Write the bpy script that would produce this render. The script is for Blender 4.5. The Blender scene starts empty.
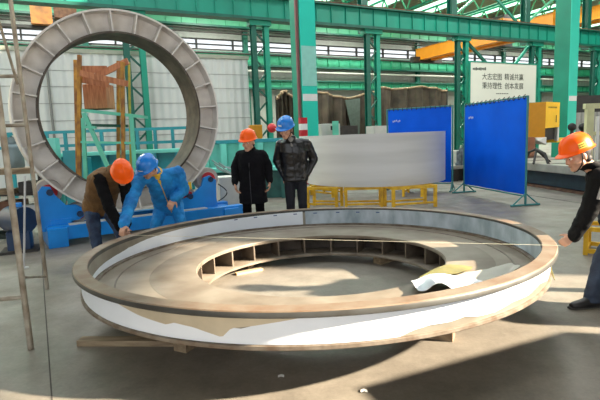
import bpy, bmesh, math, random
from mathutils import Vector as Vec, Matrix as Mat, noise as mnoise
random.seed(7)
S = bpy.context.scene
COL = S.collection
PI = math.pi
# ------------------------------------------------------------------ camera model
FPX, PITCH, ROLL, CH = 476.27, 0.1325, -0.0382, 1.5593
_F = Vec((0, math.cos(PITCH), -math.sin(PITCH))); _R = Vec((1, 0, 0)); _U = _R.cross(_F)
R2 = _R * math.cos(ROLL) + _U * math.sin(ROLL); U2 = -_R * math.sin(ROLL) + _U * math.cos(ROLL)
EYE = Vec((0, 0, CH))
def ray(x, y): return _F + R2 * ((x - 300) / FPX) - U2 * ((y - 200) / FPX)
def at(x, y, Y):
    d = ray(x, y); return EYE + d * (Y / d.y)
def fl(x, y, z=0.0):
    d = ray(x, y); return EYE + d * ((z - CH) / d.z)
def px(P):
    q = Vec(P) - EYE; d = q.dot(_F); return (300 + FPX * q.dot(R2) / d, 200 - FPX * q.dot(U2) / d)
# hall axes: u runs along the crane girder, v away from the near bay
ANG = 1.1099
HO = Vec((-1.5055, 21.7548, 0)); HU = Vec((math.sin(ANG), math.cos(ANG), 0)); HV = Vec((-math.cos(ANG), math.sin(ANG), 0))
HZ = math.atan2(HU.y, HU.x)
def W(u, v, z=0.0): return HO + HU * u + HV * v + Vec((0, 0, z))
def plane_hit(x, y, p, n):
    d = ray(x, y); return EYE + d * ((p - EYE).dot(n) / d.dot(n))
def wh(x, y, v):
    P = plane_hit(x, y, HO + HV * v, HV); return ((P - HO).dot(HU), P.z)
# ------------------------------------------------------------------ materials
def lin(c): return tuple(((x / 255) / 12.92 if x / 255 <= 0.04045 else ((x / 255 + 0.055) / 1.055) ** 2.4) for x in c)
MATS = {}
def mat(name, rgb, rough=0.55, metal=0.0, var=0.12, scale=6.0, rgb2=None, bump=0.0, bscale=40.0, spec=0.5, stretch=None, detail=6.0, lo=0.35, hi=0.65):
    """principled paint with a noise of wear (rgb -> rgb2) and a fine bump"""
    if name in MATS: return MATS[name]
    m = bpy.data.materials.new(name); m.use_nodes = True
    nt = m.node_tree; N = nt.nodes; L = nt.links
    b = N['Principled BSDF']
    b.inputs['Roughness'].default_value = rough; b.inputs['Metallic'].default_value = metal
    b.inputs['Specular IOR Level'].default_value = spec
    c1 = lin(rgb); c2 = lin(rgb2) if rgb2 else tuple(x * (1 - var) for x in c1)
    tc = N.new('ShaderNodeTexCoord'); mp = N.new('ShaderNodeMapping'); L.new(tc.outputs['Object'], mp.inputs['Vector'])
    if stretch: mp.inputs['Scale'].default_value = stretch
    nz = N.new('ShaderNodeTexNoise'); nz.inputs['Scale'].default_value = scale; nz.inputs['Detail'].default_value = detail
    L.new(mp.outputs['Vector'], nz.inputs['Vector'])
    rp = N.new('ShaderNodeValToRGB'); rp.color_ramp.elements[0].position = lo; rp.color_ramp.elements[1].position = hi
    rp.color_ramp.elements[0].color = (*c1, 1); rp.color_ramp.elements[1].color = (*c2, 1)
    L.new(nz.outputs['Fac'], rp.inputs['Fac']); L.new(rp.outputs['Color'], b.inputs['Base Color'])
    if bump > 0:
        n2 = N.new('ShaderNodeTexNoise'); n2.inputs['Scale'].default_value = bscale; n2.inputs['Detail'].default_value = 4
        L.new(mp.outputs['Vector'], n2.inputs['Vector'])
        bp = N.new('ShaderNodeBump'); bp.inputs['Strength'].default_value = bump; bp.inputs['Distance'].default_value = 0.02
        L.new(n2.outputs['Fac'], bp.inputs['Height']); L.new(bp.outputs['Normal'], b.inputs['Normal'])
    MATS[name] = m; return m
# ------------------------------------------------------------------ objects
WM = {}
def tag(o, label=None, cat=None, group=None, kind=None):
    if label: o['label'] = label
    if cat: o['category'] = cat
    if group: o['group'] = group
    if kind: o['kind'] = kind
    return o
def thing(name, label, cat, loc=(0, 0, 0), rot=None, group=None):
    o = bpy.data.objects.new(name, None); COL.objects.link(o)
    M = Mat.Translation(Vec(loc)) @ (rot.to_4x4() if rot is not None else Mat.Identity(4))
    o.matrix_basis = M; WM[o.name] = M; o.empty_display_size = 0.2
    return tag(o, label, cat, group)
def link(name, me, parent=None, M=None):
    o = bpy.data.objects.new(name, me); COL.objects.link(o)
    if parent is not None: o.parent = parent; WM[o.name] = WM[parent.name]
    else:
        M = M or Mat.Identity(4); o.matrix_basis = M; WM[o.name] = M
    return o
class MB:
    def __init__(self): self.bm = bmesh.new()
    def hexa(self, pts):
        v = [self.bm.verts.new(p) for p in pts]
        for f in ((3, 2, 1, 0), (4, 5, 6, 7), (0, 1, 5, 4), (1, 2, 6, 5), (2, 3, 7, 6), (3, 0, 4, 7)): self.bm.faces.new([v[i] for i in f])
        return self
    def box(self, c, s, rz=0.0, M=None, bev=0.0):
        c = Vec(c); R = M if M is not None else Mat.Rotation(rz, 3, 'Z')
        x, y, z = s[0] / 2, s[1] / 2, s[2] / 2
        n0 = len(self.bm.verts)
        self.hexa([c + R @ Vec(p) for p in ((-x, -y, -z), (x, -y, -z), (x, y, -z), (-x, y, -z), (-x, -y, z), (x, -y, z), (x, y, z), (-x, y, z))])
        if bev > 0:
            self.bm.verts.ensure_lookup_table()
            vs = self.bm.verts[n0:]; es = list({e for v in vs for e in v.link_edges})
            bmesh.ops.bevel(self.bm, geom=es, offset=bev, segments=2, profile=0.5, affect='EDGES')
        return self
    def bar(self, p0, p1, w, h=None, up=Vec((0, 0, 1))):
        p0 = Vec(p0); p1 = Vec(p1); h = h or w; d = (p1 - p0); L = d.length; d.normalize()
        s = d.cross(up)
        if s.length < 1e-3: s = d.cross(Vec((1, 0, 0)))
        s.normalize(); t = s.cross(d)
        q = [p + s * a * w / 2 + t * b * h / 2 for p in (p0, p1) for a, b in ((-1, -1), (1, -1), (1, 1), (-1, 1))]
        return self.hexa(q)
    def tube(self, p0, p1, r0, r1=None, n=14):
        p0 = Vec(p0); p1 = Vec(p1); r1 = r0 if r1 is None else r1
        d = (p1 - p0).normalized(); s = d.cross(Vec((0, 0, 1)))
        if s.length < 1e-3: s = Vec((1, 0, 0))
        s.normalize(); t = d.cross(s)
        A = [self.bm.verts.new(p0 + (s * math.cos(2 * PI * i / n) + t * math.sin(2 * PI * i / n)) * r0) for i in range(n)]
        B = [self.bm.verts.new(p1 + (s * math.cos(2 * PI * i / n) + t * math.sin(2 * PI * i / n)) * r1) for i in range(n)]
        for i in range(n): self.bm.faces.new((A[i], A[(i + 1) % n], B[(i + 1) % n], B[i]))
        self.bm.faces.new(A[::-1]); self.bm.faces.new(B); return self
    def path(self, pts, r, n=10):
        pts = [Vec(p) for p in pts]; rings = []
        for i, p in enumerate(pts):
            d = (pts[min(i + 1, len(pts) - 1)] - pts[max(i - 1, 0)]).normalized()
            s = d.cross(Vec((0.03, 0.05, 1)).normalized()).normalized(); t = d.cross(s)
            rings.append([self.bm.verts.new(p + (s * math.cos(2 * PI * k / n) + t * math.sin(2 * PI * k / n)) * r) for k in range(n)])
        for a, b in zip(rings, rings[1:]):
            for k in range(n): self.bm.faces.new((a[k], a[(k + 1) % n], b[(k + 1) % n], b[k]))
        self.bm.faces.new(rings[0][::-1]); self.bm.faces.new(rings[-1]); return self
    def revolve(self, prof, n=96, a0=0.0, a1=2 * PI, M=None, jitter=None):
        """closed profile [(r, z)] turned about z"""
        full = abs(a1 - a0 - 2 * PI) < 1e-6; k = n if full else n + 1; M = M or Mat.Identity(4); rows = []
        for i in range(k):
            a = a0 + (a1 - a0) * i / n
            rows.append([self.bm.verts.new(M @ Vec((r * math.cos(a), r * math.sin(a), z))) for r, z in prof])
        m = len(prof)
        for i in range(n):
            A = rows[i]; B = rows[(i + 1) % k]
            for j in range(m): self.bm.faces.new((A[j], B[j], B[(j + 1) % m], A[(j + 1) % m]))
        if not full: self.bm.faces.new(rows[0]); self.bm.faces.new(rows[-1][::-1])
        return self
    def lathe(self, prof, c=(0, 0, 0), n=32, M=None):
        """open profile from axis to axis"""
        c = Vec(c); M = M or Mat.Identity(3); rows = []
        for r, z in prof:
            if r < 1e-6: rows.append([self.bm.verts.new(c + M @ Vec((0, 0, z)))])
            else: rows.append([self.bm.verts.new(c + M @ Vec((r * math.cos(2 * PI * i / n), r * math.sin(2 * PI * i / n), z))) for i in range(n)])
        for A, B in zip(rows, rows[1:]):
            for i in range(n):
                q = [A[i % len(A)], A[(i + 1) % len(A)], B[(i + 1) % len(B)], B[i % len(B)]]
                u = []
                for v in q:
                    if v not in u: u.append(v)
                if len(u) >= 3: self.bm.faces.new(u)
        return self
    def prism(self, poly, d):
        """polygon of points pushed along vector d"""
        d = Vec(d); A = [self.bm.verts.new(Vec(p)) for p in poly]; B = [self.bm.verts.new(Vec(p) + d) for p in poly]; n = len(A)
        for i in range(n): self.bm.faces.new((A[i], A[(i + 1) % n], B[(i + 1) % n], B[i]))
        self.bm.faces.new(A[::-1]); self.bm.faces.new(B); return self
    def grid(self, rows, thick=0.002, closed=False):
        """sheet through rows of points, given a real thickness"""
        nr = len(rows); nc = len(rows[0]); P = [[Vec(p) for p in r] for r in rows]
        def nrm(i, j):
            a = P[min(i + 1, nr - 1)][j] - P[max(i - 1, 0)][j]; b = P[i][min(j + 1, nc - 1)] - P[i][max(j - 1, 0)]
            n = a.cross(b); return n.normalized() if n.length > 1e-9 else Vec((0, 0, 1))
        A = [[self.bm.verts.new(P[i][j] + nrm(i, j) * thick / 2) for j in range(nc)] for i in range(nr)]
        B = [[self.bm.verts.new(P[i][j] - nrm(i, j) * thick / 2) for j in range(nc)] for i in range(nr)]
        for i in range(nr - 1):
            for j in range(nc - 1):
                self.bm.faces.new((A[i][j], A[i + 1][j], A[i + 1][j + 1], A[i][j + 1])); self.bm.faces.new((B[i][j], B[i][j + 1], B[i + 1][j + 1], B[i + 1][j]))
        for i in range(nr - 1):
            for j in (0, nc - 1): self.bm.faces.new((A[i][j], A[i + 1][j], B[i + 1][j], B[i][j]))
        for j in range(nc - 1):
            for i in (0, nr - 1): self.bm.faces.new((A[i][j], A[i][j + 1], B[i][j + 1], B[i][j]))
        return self
    def ball(self, c, r, M=None, sub=2):
        r = r if isinstance(r, (tuple, list)) else (r, r, r); M = M or Mat.Identity(3)
        T = Mat.Translation(Vec(c)) @ M.to_4x4() @ Mat.Diagonal((*r, 1))
        bmesh.ops.create_icosphere(self.bm, subdivisions=sub, radius=1.0, matrix=T); return self
    def capsule(self, p0, r0, p1, r1, sub=2):
        t = bmesh.new()
        bmesh.ops.create_icosphere(t, subdivisions=sub, radius=r0, matrix=Mat.Translation(Vec(p0)))
        bmesh.ops.create_icosphere(t, subdivisions=sub, radius=r1, matrix=Mat.Translation(Vec(p1)))
        h = bmesh.ops.convex_hull(t, input=t.verts)
        dead = [g for g in h['geom_interior'] if isinstance(g, bmesh.types.BMVert)]
        bmesh.ops.delete(t, geom=dead, context='VERTS')
        me = bpy.data.meshes.new('t'); t.to_mesh(me); t.free(); self.bm.from_mesh(me); bpy.data.meshes.remove(me); return self
    def loft(self, secs, n=24, p=2.4):
        rows = []
        for c, ax, ay in secs:
            c = Vec(c); ax = Vec(ax); ay = Vec(ay); row = []
            for i in range(n):
                a = 2 * PI * i / n; ca, sa = math.cos(a), math.sin(a)
                row.append(self.bm.verts.new(c + ax * math.copysign(abs(ca) ** (2 / p), ca) + ay * math.copysign(abs(sa) ** (2 / p), sa)))
            rows.append(row)
        for A, B in zip(rows, rows[1:]):
            for i in range(n): self.bm.faces.new((A[i], A[(i + 1) % n], B[(i + 1) % n], B[i]))
        self.bm.faces.new(rows[0][::-1]); self.bm.faces.new(rows[-1]); return self
    def mesh(self, name, m, Minv=None, smooth=False, ang=40):
        bmesh.ops.recalc_face_normals(self.bm, faces=self.bm.faces)
        if Minv is not None: self.bm.transform(Minv)
        if smooth:
            for f in self.bm.faces: f.smooth = True
            for e in self.bm.edges:
                if len(e.link_faces) == 2 and e.calc_face_angle(0) > math.radians(ang): e.smooth = False
        me = bpy.data.meshes.new(name); self.bm.to_mesh(me); self.bm.free()
        if m is not None: me.materials.append(m)
        return me
    def build(self, name, m, parent=None, smooth=False, loc=None, local=False, ang=40):
        if parent is not None: return link(name, self.mesh(name, m, None if local else WM[parent.name].inverted(), smooth, ang), parent)
        M = Mat.Translation(Vec(loc)) if loc is not None else Mat.Identity(4)
        return link(name, self.mesh(name, m, None if local else M.inverted(), smooth, ang), None, M)
    def remesh(self, name, m, parent, voxel=0.01, it=4, fold=0.0, fscale=9.0, seed=0.0):
        """union of the overlapping solids as one continuous surface"""
        bmesh.ops.recalc_face_normals(self.bm, faces=self.bm.faces)
        me = bpy.data.meshes.new('tmp'); self.bm.to_mesh(me); self.bm.free()
        o = bpy.data.objects.new('tmp', me); COL.objects.link(o)
        r = o.modifiers.new('r', 'REMESH'); r.mode = 'VOXEL'; r.voxel_size = voxel
        s = o.modifiers.new('s', 'SMOOTH'); s.factor = 0.5; s.iterations = it
        dg = bpy.context.evaluated_depsgraph_get(); dg.update()
        m2 = bpy.data.meshes.new_from_object(o.evaluated_get(dg))
        bpy.data.objects.remove(o); bpy.data.meshes.remove(me)
        if fold > 0:
            ns = [v.normal.copy() for v in m2.vertices]
            for v, n in zip(m2.vertices, ns):
                q = v.co * fscale + Vec((seed, seed * 2, 0))
                h = mnoise.noise(Vec((q.x, q.y, q.z * 1.6))) + 0.6 * (1 - 2 * abs(mnoise.noise(q * 2.1)))
                v.co += n * h * fold
        m2.transform(WM[parent.name].inverted()); m2.materials.clear(); m2.materials.append(m); m2.name = name
        for p in m2.polygons: p.use_smooth = True
        return link(name, m2, parent)
def struct(name, mb, m, smooth=False):
    return tag(mb.build(name, m, smooth=smooth), kind='structure')
# ------------------------------------------------------------------ palette
def concrete():
    m = bpy.data.materials.new('concrete floor'); m.use_nodes = True
    nt = m.node_tree; N = nt.nodes; L = nt.links; b = N['Principled BSDF']
    tc = N.new('ShaderNodeTexCoord')
    def noise(sc, det=6, rough=0.6):
        n = N.new('ShaderNodeTexNoise'); n.inputs['Scale'].default_value = sc; n.inputs['Detail'].default_value = det; n.inputs['Roughness'].default_value = rough
        L.new(tc.outputs['Object'], n.inputs['Vector']); return n
    def ramp(src, p0, c0, p1, c1):
        r = N.new('ShaderNodeValToRGB'); r.color_ramp.elements[0].position = p0; r.color_ramp.elements[1].position = p1
        r.color_ramp.elements[0].color = (*c0, 1); r.color_ramp.elements[1].color = (*c1, 1); L.new(src, r.inputs['Fac']); return r
    big = ramp(noise(0.55).outputs['Fac'], 0.3, lin((121, 115, 106)), 0.7, lin((143, 137, 126)))
    mid = ramp(noise(3.2, 8, 0.7).outputs['Fac'], 0.3, (0.72, 0.71, 0.69), 0.62, (1.06, 1.05, 1.03))
    fine = ramp(noise(38, 4).outputs['Fac'], 0.3, (0.9, 0.9, 0.9), 0.7, (1.06, 1.06, 1.06))
    def mul(a, c):
        x = N.new('ShaderNodeMix'); x.data_type = 'RGBA'; x.blend_type = 'MULTIPLY'; x.inputs['Factor'].default_value = 1.0
        L.new(a, x.inputs['A']); L.new(c, x.inputs['B']); return x.outputs['Result']
    L.new(mul(mul(big.outputs['Color'], mid.outputs['Color']), fine.outputs['Color']), b.inputs['Base Color'])
    rr = ramp(noise(1.3).outputs['Fac'], 0.35, (0.42,) * 3, 0.7, (0.7,) * 3); L.new(rr.outputs['Color'], b.inputs['Roughness'])
    bp = N.new('ShaderNodeBump'); bp.inputs['Strength'].default_value = 0.12; bp.inputs['Distance'].default_value = 0.01
    L.new(noise(60).outputs['Fac'], bp.inputs['Height']); L.new(bp.outputs['Normal'], b.inputs['Normal'])
    return m
def glow_pane(name, keep, tint=(.85, .9, .92)):
    m = bpy.data.materials.new(name); m.use_nodes = True; nt = m.node_tree; N = nt.nodes; L = nt.links
    o = N['Material Output']; N.remove(N['Principled BSDF'])
    t = N.new('ShaderNodeBsdfTransparent'); d = N.new('ShaderNodeBsdfTranslucent'); d.inputs['Color'].default_value = (*tint, 1)
    x = N.new('ShaderNodeMixShader'); x.inputs[0].default_value = keep
    L.new(t.outputs[0], x.inputs[1]); L.new(d.outputs[0], x.inputs[2]); L.new(x.outputs[0], o.inputs['Surface']); return m
def ribbed(name, rgb, pitch, depth=0.5, rough=0.5):
    """profiled cladding: ribs along the object's own x, faint dirt"""
    m = mat(name, rgb, rough, var=0.12, scale=0.8, lo=0.3, hi=0.7)
    nt = m.node_tree; N = nt.nodes; L = nt.links; b = N['Principled BSDF']
    tc = N.new('ShaderNodeTexCoord'); w = N.new('ShaderNodeTexWave'); w.wave_type = 'BANDS'; w.bands_direction = 'X'; w.inputs['Scale'].default_value = 1 / pitch * 0.314
    L.new(tc.outputs['Object'], w.inputs['Vector'])
    bp = N.new('ShaderNodeBump'); bp.inputs['Strength'].default_value = depth; bp.inputs['Distance'].default_value = 0.04
    L.new(w.outputs['Fac'], bp.inputs['Height']); L.new(bp.outputs['Normal'], b.inputs['Normal']); return m
CONC = concrete()
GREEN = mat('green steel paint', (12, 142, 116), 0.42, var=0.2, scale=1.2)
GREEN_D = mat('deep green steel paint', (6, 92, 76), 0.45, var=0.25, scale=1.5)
GREEN_G = mat('girder green paint', (6, 140, 116), 0.45, var=0.22, scale=0.7)
LIT_GREEN = mat('lit column face green', (44, 208, 184), 0.35, var=0.08, scale=1.0)  # front face of the green columns, lightened for the light falling on it
PALE_AQ = mat('pale worn column paint', (150, 214, 200), 0.5, var=0.1)
PALE_G = mat('pale green panel paint', (96, 176, 140), 0.5, var=0.2, scale=0.6)
TEAL = mat('teal machine paint', (36, 148, 160), 0.4, var=0.25, scale=2)
TEAL_L = mat('light teal machine paint', (122, 222, 206), 0.4, var=0.25, scale=2)
MINT = mat('mint frame paint', (104, 206, 176), 0.45, var=0.2, scale=3)
BLUE = mat('blue machine paint', (18, 142, 228), 0.33, rgb2=(10, 120, 204), scale=2.2)
BLUE_DK = mat('navy motor paint', (22, 54, 92), 0.4, var=0.3)
YEL = mat('yellow stand paint', (226, 178, 34), 0.45, rgb2=(178, 132, 30), scale=5, lo=.45, hi=.75)
YEL_M = mat('yellow cabinet paint', (255, 204, 48), 0.4, var=0.06)  # kept bright so the machine's front panel looks lit beside its side
YEL_MD = mat('ochre cabinet paint', (204, 138, 20), 0.45, var=0.1)  # darker tone painted as shade on the machine's side panel; also plain ochre
ORANGE_C = mat('crane orange paint', (232, 142, 20), 0.45, var=0.2, scale=0.7)
OCHRE = mat('ochre post paint', (196, 142, 48), 0.55, rgb2=(132, 84, 38), scale=4)
RUST = mat('rusty steel', (120, 84, 62), 0.8, rgb2=(74, 50, 38), scale=5, bump=0.2)
DARK = mat('dark oily steel', (52, 48, 44), 0.6, var=0.4, scale=6)
BLACK = mat('black rubber', (20, 20, 22), 0.6, var=0.3)
STEEL = mat('brushed steel', (192, 190, 186), 0.42, metal=0.35, rgb2=(166, 163, 158), scale=2, stretch=(.3, .3, 5))
HOOP = mat('pale rolled steel', (212, 211, 210), 0.5, metal=0.05, rgb2=(192, 191, 189), scale=1.1, stretch=(.25, .25, 3.2))
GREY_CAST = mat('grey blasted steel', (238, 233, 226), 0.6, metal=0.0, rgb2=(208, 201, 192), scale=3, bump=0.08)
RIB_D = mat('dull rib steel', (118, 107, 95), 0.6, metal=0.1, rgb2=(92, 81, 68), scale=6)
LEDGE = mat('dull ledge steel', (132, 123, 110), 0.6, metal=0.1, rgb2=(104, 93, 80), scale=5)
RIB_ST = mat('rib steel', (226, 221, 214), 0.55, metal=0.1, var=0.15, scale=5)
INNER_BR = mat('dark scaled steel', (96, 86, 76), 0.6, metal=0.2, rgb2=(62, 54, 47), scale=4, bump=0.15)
RIM_BR = mat('rust dusted rim steel', (132, 119, 102), 0.6, metal=0.05, rgb2=(118, 94, 73), scale=5, bump=0.1, bscale=25)
RIM_EDGE = mat('grey green rim edge steel', (74, 75, 72), 0.5, metal=0.15, rgb2=(60, 58, 53), scale=6)
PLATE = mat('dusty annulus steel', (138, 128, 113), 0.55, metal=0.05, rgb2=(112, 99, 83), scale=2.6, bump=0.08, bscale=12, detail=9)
WALL_ST = mat('bare wall steel', (150, 146, 134), 0.42, metal=0.3, rgb2=(122, 116, 104), scale=3)
FLANGE = mat('brown bottom flange steel', (130, 121, 108), 0.6, metal=0.1, rgb2=(98, 82, 67), scale=9, bump=0.2)
FILM = mat('white protective film', (226, 233, 242), 0.35, var=0.06, scale=2, bump=0.25, bscale=9)
FILM_B = mat('grey blue smeared film', (136, 152, 162), 0.3, rgb2=(186, 198, 208), scale=5, bump=0.3, bscale=12, stretch=(1, 1, .5))
FILM_Y = mat('yellow green film backing', (130, 124, 66), 0.5, rgb2=(104, 96, 52), scale=4, bump=0.3, bscale=10)
FILM_G = mat('grey film', (176, 170, 158), 0.45, var=0.12, scale=3, bump=0.3, bscale=10)
WOOD = mat('old timber', (158, 140, 112), 0.75, rgb2=(116, 96, 74), scale=3, stretch=(1, 6, 6), bump=0.15)
WOOD_R = mat('reddish board', (196, 130, 90), 0.7, rgb2=(160, 98, 64), scale=2.5, stretch=(8, 8, 1), bump=0.1)
TUBE = mat('worn galvanised tube', (172, 164, 148), 0.5, metal=0.2, rgb2=(122, 108, 90), scale=7)
TUBE_L = mat('pale tube', (196, 196, 196), 0.4, metal=0.3, var=0.15)
WHITE_W = ribbed('white ribbed cladding', (206, 210, 204), 0.34, 1.0)
GREY_W = ribbed('grey ribbed cladding', (150, 152, 144), 0.5, 0.35)
ROOF = ribbed('roof sheet', (136, 138, 120), 0.6, 0.35)
SCREEN = mat('blue welding curtain', (0, 94, 226), 0.5, rgb2=(0, 82, 206), spec=.15, scale=1.2, bump=0.1, bscale=3)
SCR_FR = mat('teal screen frame paint', (52, 128, 130), 0.45, var=0.2)
TARP = mat('brown tarpaulin', (84, 72, 58), 0.75, rgb2=(56, 47, 38), scale=1.5, bump=0.3, bscale=4)
TARP_E = mat('tan tarpaulin edge', (156, 132, 104), 0.8, var=0.3)
SIGN_W = mat('pale sign sheet', (212, 216, 202), 0.5, var=0.06, scale=0.6)
INK = mat('dark sign lettering', (66, 74, 66), 0.6)
RED = mat('red paint', (196, 34, 44), 0.4, var=0.15)
WHITE = mat('white paint', (228, 228, 224), 0.45, var=0.06)
CREAM = mat('cream frame paint', (206, 204, 160), 0.5, var=0.12)
GREYBOX = mat('light grey cabinet paint', (196, 196, 190), 0.5, var=0.08)
COPPER = mat('brown coil', (150, 92, 62), 0.55, var=0.3)
BEDTOP = mat('machined bed top', (172, 168, 156), 0.5, metal=0.1, rgb2=(140, 135, 124), scale=2)
BEDSIDE = mat('dark blue bed side', (34, 58, 72), 0.5, var=0.3)
CYL = mat('grey cylinder paint', (120, 138, 142), 0.4, metal=0.2, var=0.2)
GLASS = glow_pane('frosted daylight pane', 0.45)
SKYL = glow_pane('translucent roof pane', 0.88, (.55, .85, .72))
MESHNET = mat('grey net', (92, 104, 96), 0.8, var=0.2)
# ------------------------------------------------------------------ the setting
floor = MB(); floor.hexa([(-45, -14, -.2), (70, -14, -.2), (70, 85, -.2), (-45, 85, -.2), (-45, -14, 0), (70, -14, 0), (70, 85, 0), (-45, 85, 0)])
struct('floor', floor, CONC)
JOINT = mat('floor joint', (72, 67, 60), 0.8)
def joint(name, a, b, w=0.012):
    struct(name, MB().bar(Vec((a.x, a.y, 0.0)), Vec((b.x, b.y, 0.0)), w, 0.005), JOINT)
ja, jb = fl(42, 262), fl(52, 400); dj = (jb - ja)
joint('trim_1', ja - dj * 0.1, jb + dj * 1.0, 0.009)
jc, jd = fl(528, 195), fl(580, 203); joint('trim_2', jc - (jd - jc) * 2, jd + (jd - jc) * 3, 0.03)
def wobj(name, m, boxes, kind=True):
    """boxes in hall coordinates (u0,u1,v0,v1,z0,z1) -> one object that keeps the hall's axes as its own"""
    mb = MB()
    for u0, u1, v0, v1, z0, z1 in boxes: mb.box(((u0 + u1) / 2, (v0 + v1) / 2, (z0 + z1) / 2), (u1 - u0, v1 - v0, z1 - z0))
    M = Mat.Translation(HO) @ Mat.Rotation(HZ, 4, 'Z')
    o = link(name, mb.mesh(name, m), None, M)
    if kind: o['kind'] = 'structure'
    return o
def wpart(name, m, boxes, parent):
    mb = MB(); R = Mat.Rotation(HZ, 3, 'Z')
    for u0, u1, v0, v1, z0, z1 in boxes: mb.box(W((u0 + u1) / 2, (v0 + v1) / 2, (z0 + z1) / 2), (u1 - u0, v1 - v0, z1 - z0), HZ)
    return mb.build(name, m, parent)
# partition wall of pale cladding left of the second lattice column, with its seams
wobj('wall_back', WHITE_W, [(-26, -0.45, 0.45, 0.6, 0, 5.05)])
SEAM = mat('cladding seam', (150, 152, 146), 0.6)
for i, z in enumerate((1.85, 2.5, 3.15, 3.78, 4.38)): wobj('trim_%d' % (i + 3), SEAM, [(-26, -0.45, 0.435, 0.45, z - 0.012, z + 0.012)])
wobj('trim_8', mat('wall capping', (164, 168, 150), 0.6), [(-26, -0.4, 0.38, 0.66, 5.05, 5.2)])
dpu, dpz = wh(46, 58, .3)
dq = MB(); dq.tube(W(dpu, .36, 0), W(wh(46, 60, .36)[0], .36, 5.0), .05, n=10)
tag(dq.build('downpipe', mat('grey downpipe', (120, 122, 118), .5), smooth=True), 'thin grey downpipe on the pale cladding wall, left of the ochre platform', 'pipe')
# far wall of the next bay with two strips of windows
FAR = 18.0
wobj('wall_far', GREY_W, [(-40, 62, FAR, FAR + .3, 0, 8.72), (-40, 62, FAR, FAR + .3, 9.5, 13.2)])
for i, (z0, z1) in enumerate(((8.76, 9.06), (9.14, 9.46))):
    wobj('window_%d' % (i + 1), GLASS, [(-40, 62, FAR + .1, FAR + .13, z0, z1)])
wobj('trim_9', DARK, [(-40, 62, FAR - .05, FAR + .2, 9.06, 9.14), (-40, 62, FAR - .05, FAR + .2, 8.68, 8.76), (-40, 62, FAR - .05, FAR + .2, 9.46, 9.54)] + [(u, u + .12, FAR - .06, FAR + .2, 8.7, 9.5) for u in range(-40, 62, 3)])
# roof of the next bay: sheet with skylight strips left open for translucent panes
roof = []; sky = []
u = -40
while u < 62:
    roof.append((u, u + 3.4, -1, FAR + .5, 13.2, 13.35)); sky.append((u + 3.4, u + 6, -1, FAR + .5, 13.25, 13.28)); u += 6
wobj('ceiling', ROOF, roof); wobj('window_3', SKYL, sky)
# side walls out of frame: the near one has the tall doorway the sun comes through
sw = MB(); X0 = 9.0; DY0, DY1, DH = -2.6, 3.5, 5.35
sw.box((X0 + .15, (DY1 + 13.0) / 2, 5.5), (.3, 13.0 - DY1, 11)); sw.box((X0 + .15, (-12 + DY0) / 2, 5.5), (.3, DY0 + 12, 11)); sw.box((X0 + .15, (DY0 + DY1) / 2, (DH + 11) / 2), (.3, DY1 - DY0, 11 - DH))
struct('wall_right', sw, GREY_W)
wobj('ceiling_right', ROOF, [(4, 60, -31, -1.2, 13.2, 13.4)])  # unseen roof piece, extent set to keep the sun off the back
struct('ceiling_near', MB().box((-3.5, -3.8, 9.6), (25, 16.6, .2)), ROOF)
struct('wall_side', MB().box((48, 40, 7), (.3, 60, 14)), GREY_W)
struct('wall_left', MB().box((-16, 6, 5), (.3, 34, 10)), GREY_W)
# ------------------------------------------------------------------ steelwork of the hall
def lattice_column(u, v, label, zt=6.62, upper=True, m=None, m2=None, gap=0.30, w=0.22):
    m = m or GREEN; m2 = m2 or GREEN_D
    t = thing('lattice_column', label, 'column', W(u, v), group='lattice columns under the crane girder')
    R = Mat.Rotation(HZ, 3, 'Z')
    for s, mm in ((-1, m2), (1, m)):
        q = MB()                                    # rolled H leg
        for b, d in ((0.0, 0.02), (-w / 2, 0), (w / 2, 0)):
            if d: q.box(W(u + s * gap, v, zt / 2), (0.02, w, zt), HZ)
            else: q.box(W(u + s * gap, v + b, zt / 2), (w, 0.025, zt), HZ)
        q.build('leg', mm, t)
    k = 0; z = 0.25
    while z + 0.6 < zt:
        a, b = (W(u - gap, v, z), W(u + gap, v, z + 0.6)) if k % 2 == 0 else (W(u + gap, v, z), W(u - gap, v, z + 0.6))
        MB().bar(a, b, 0.07, 0.07).build('brace', m2, t); k += 1; z += 0.6
    MB().box(W(u, v, zt - .1), (2 * gap + .4, w + .2, .2), HZ).build('cap_plate', m, t)
    MB().box(W(u, v, .02), (2 * gap + .5, w + .3, .04), HZ).build('base_plate', m2, t)
    if upper:
        q = MB()
        for b, sz in ((-.2, (.36, .03, 5.6)), (.2, (.36, .03, 5.6)), (0, (.03, .4, 5.6))): q.box(W(u, v + 0.75 + b, 7.6 + 2.8), sz, HZ)
        q.box(W(u, v + .45, 6.72), (.4, 1.0, .18), HZ); q.build('upper_column', m2, t)
    return t
CS = 5.99
for k, lab in ((-2, 'green lattice column at the far left edge, half hidden by the tube ladder'),
               (-1, 'green lattice column seen through the upright ring, beside the ochre platform'),
               (0, 'green lattice column at the right end of the pale cladding wall'),
               (1, 'green lattice column behind the big rolled steel hoop'),
               (2, 'green lattice column at the left edge of the lettered sign'),
               (3, 'green lattice column at the right edge of the lettered sign'),
               (4, 'green lattice column right of the aqua corner column, by the far machines'),
               (5, 'green lattice column farthest to the right, in the distance')):
    lattice_column(CS * k + (.65 if k == -1 else 0), 0, lab)
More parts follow.
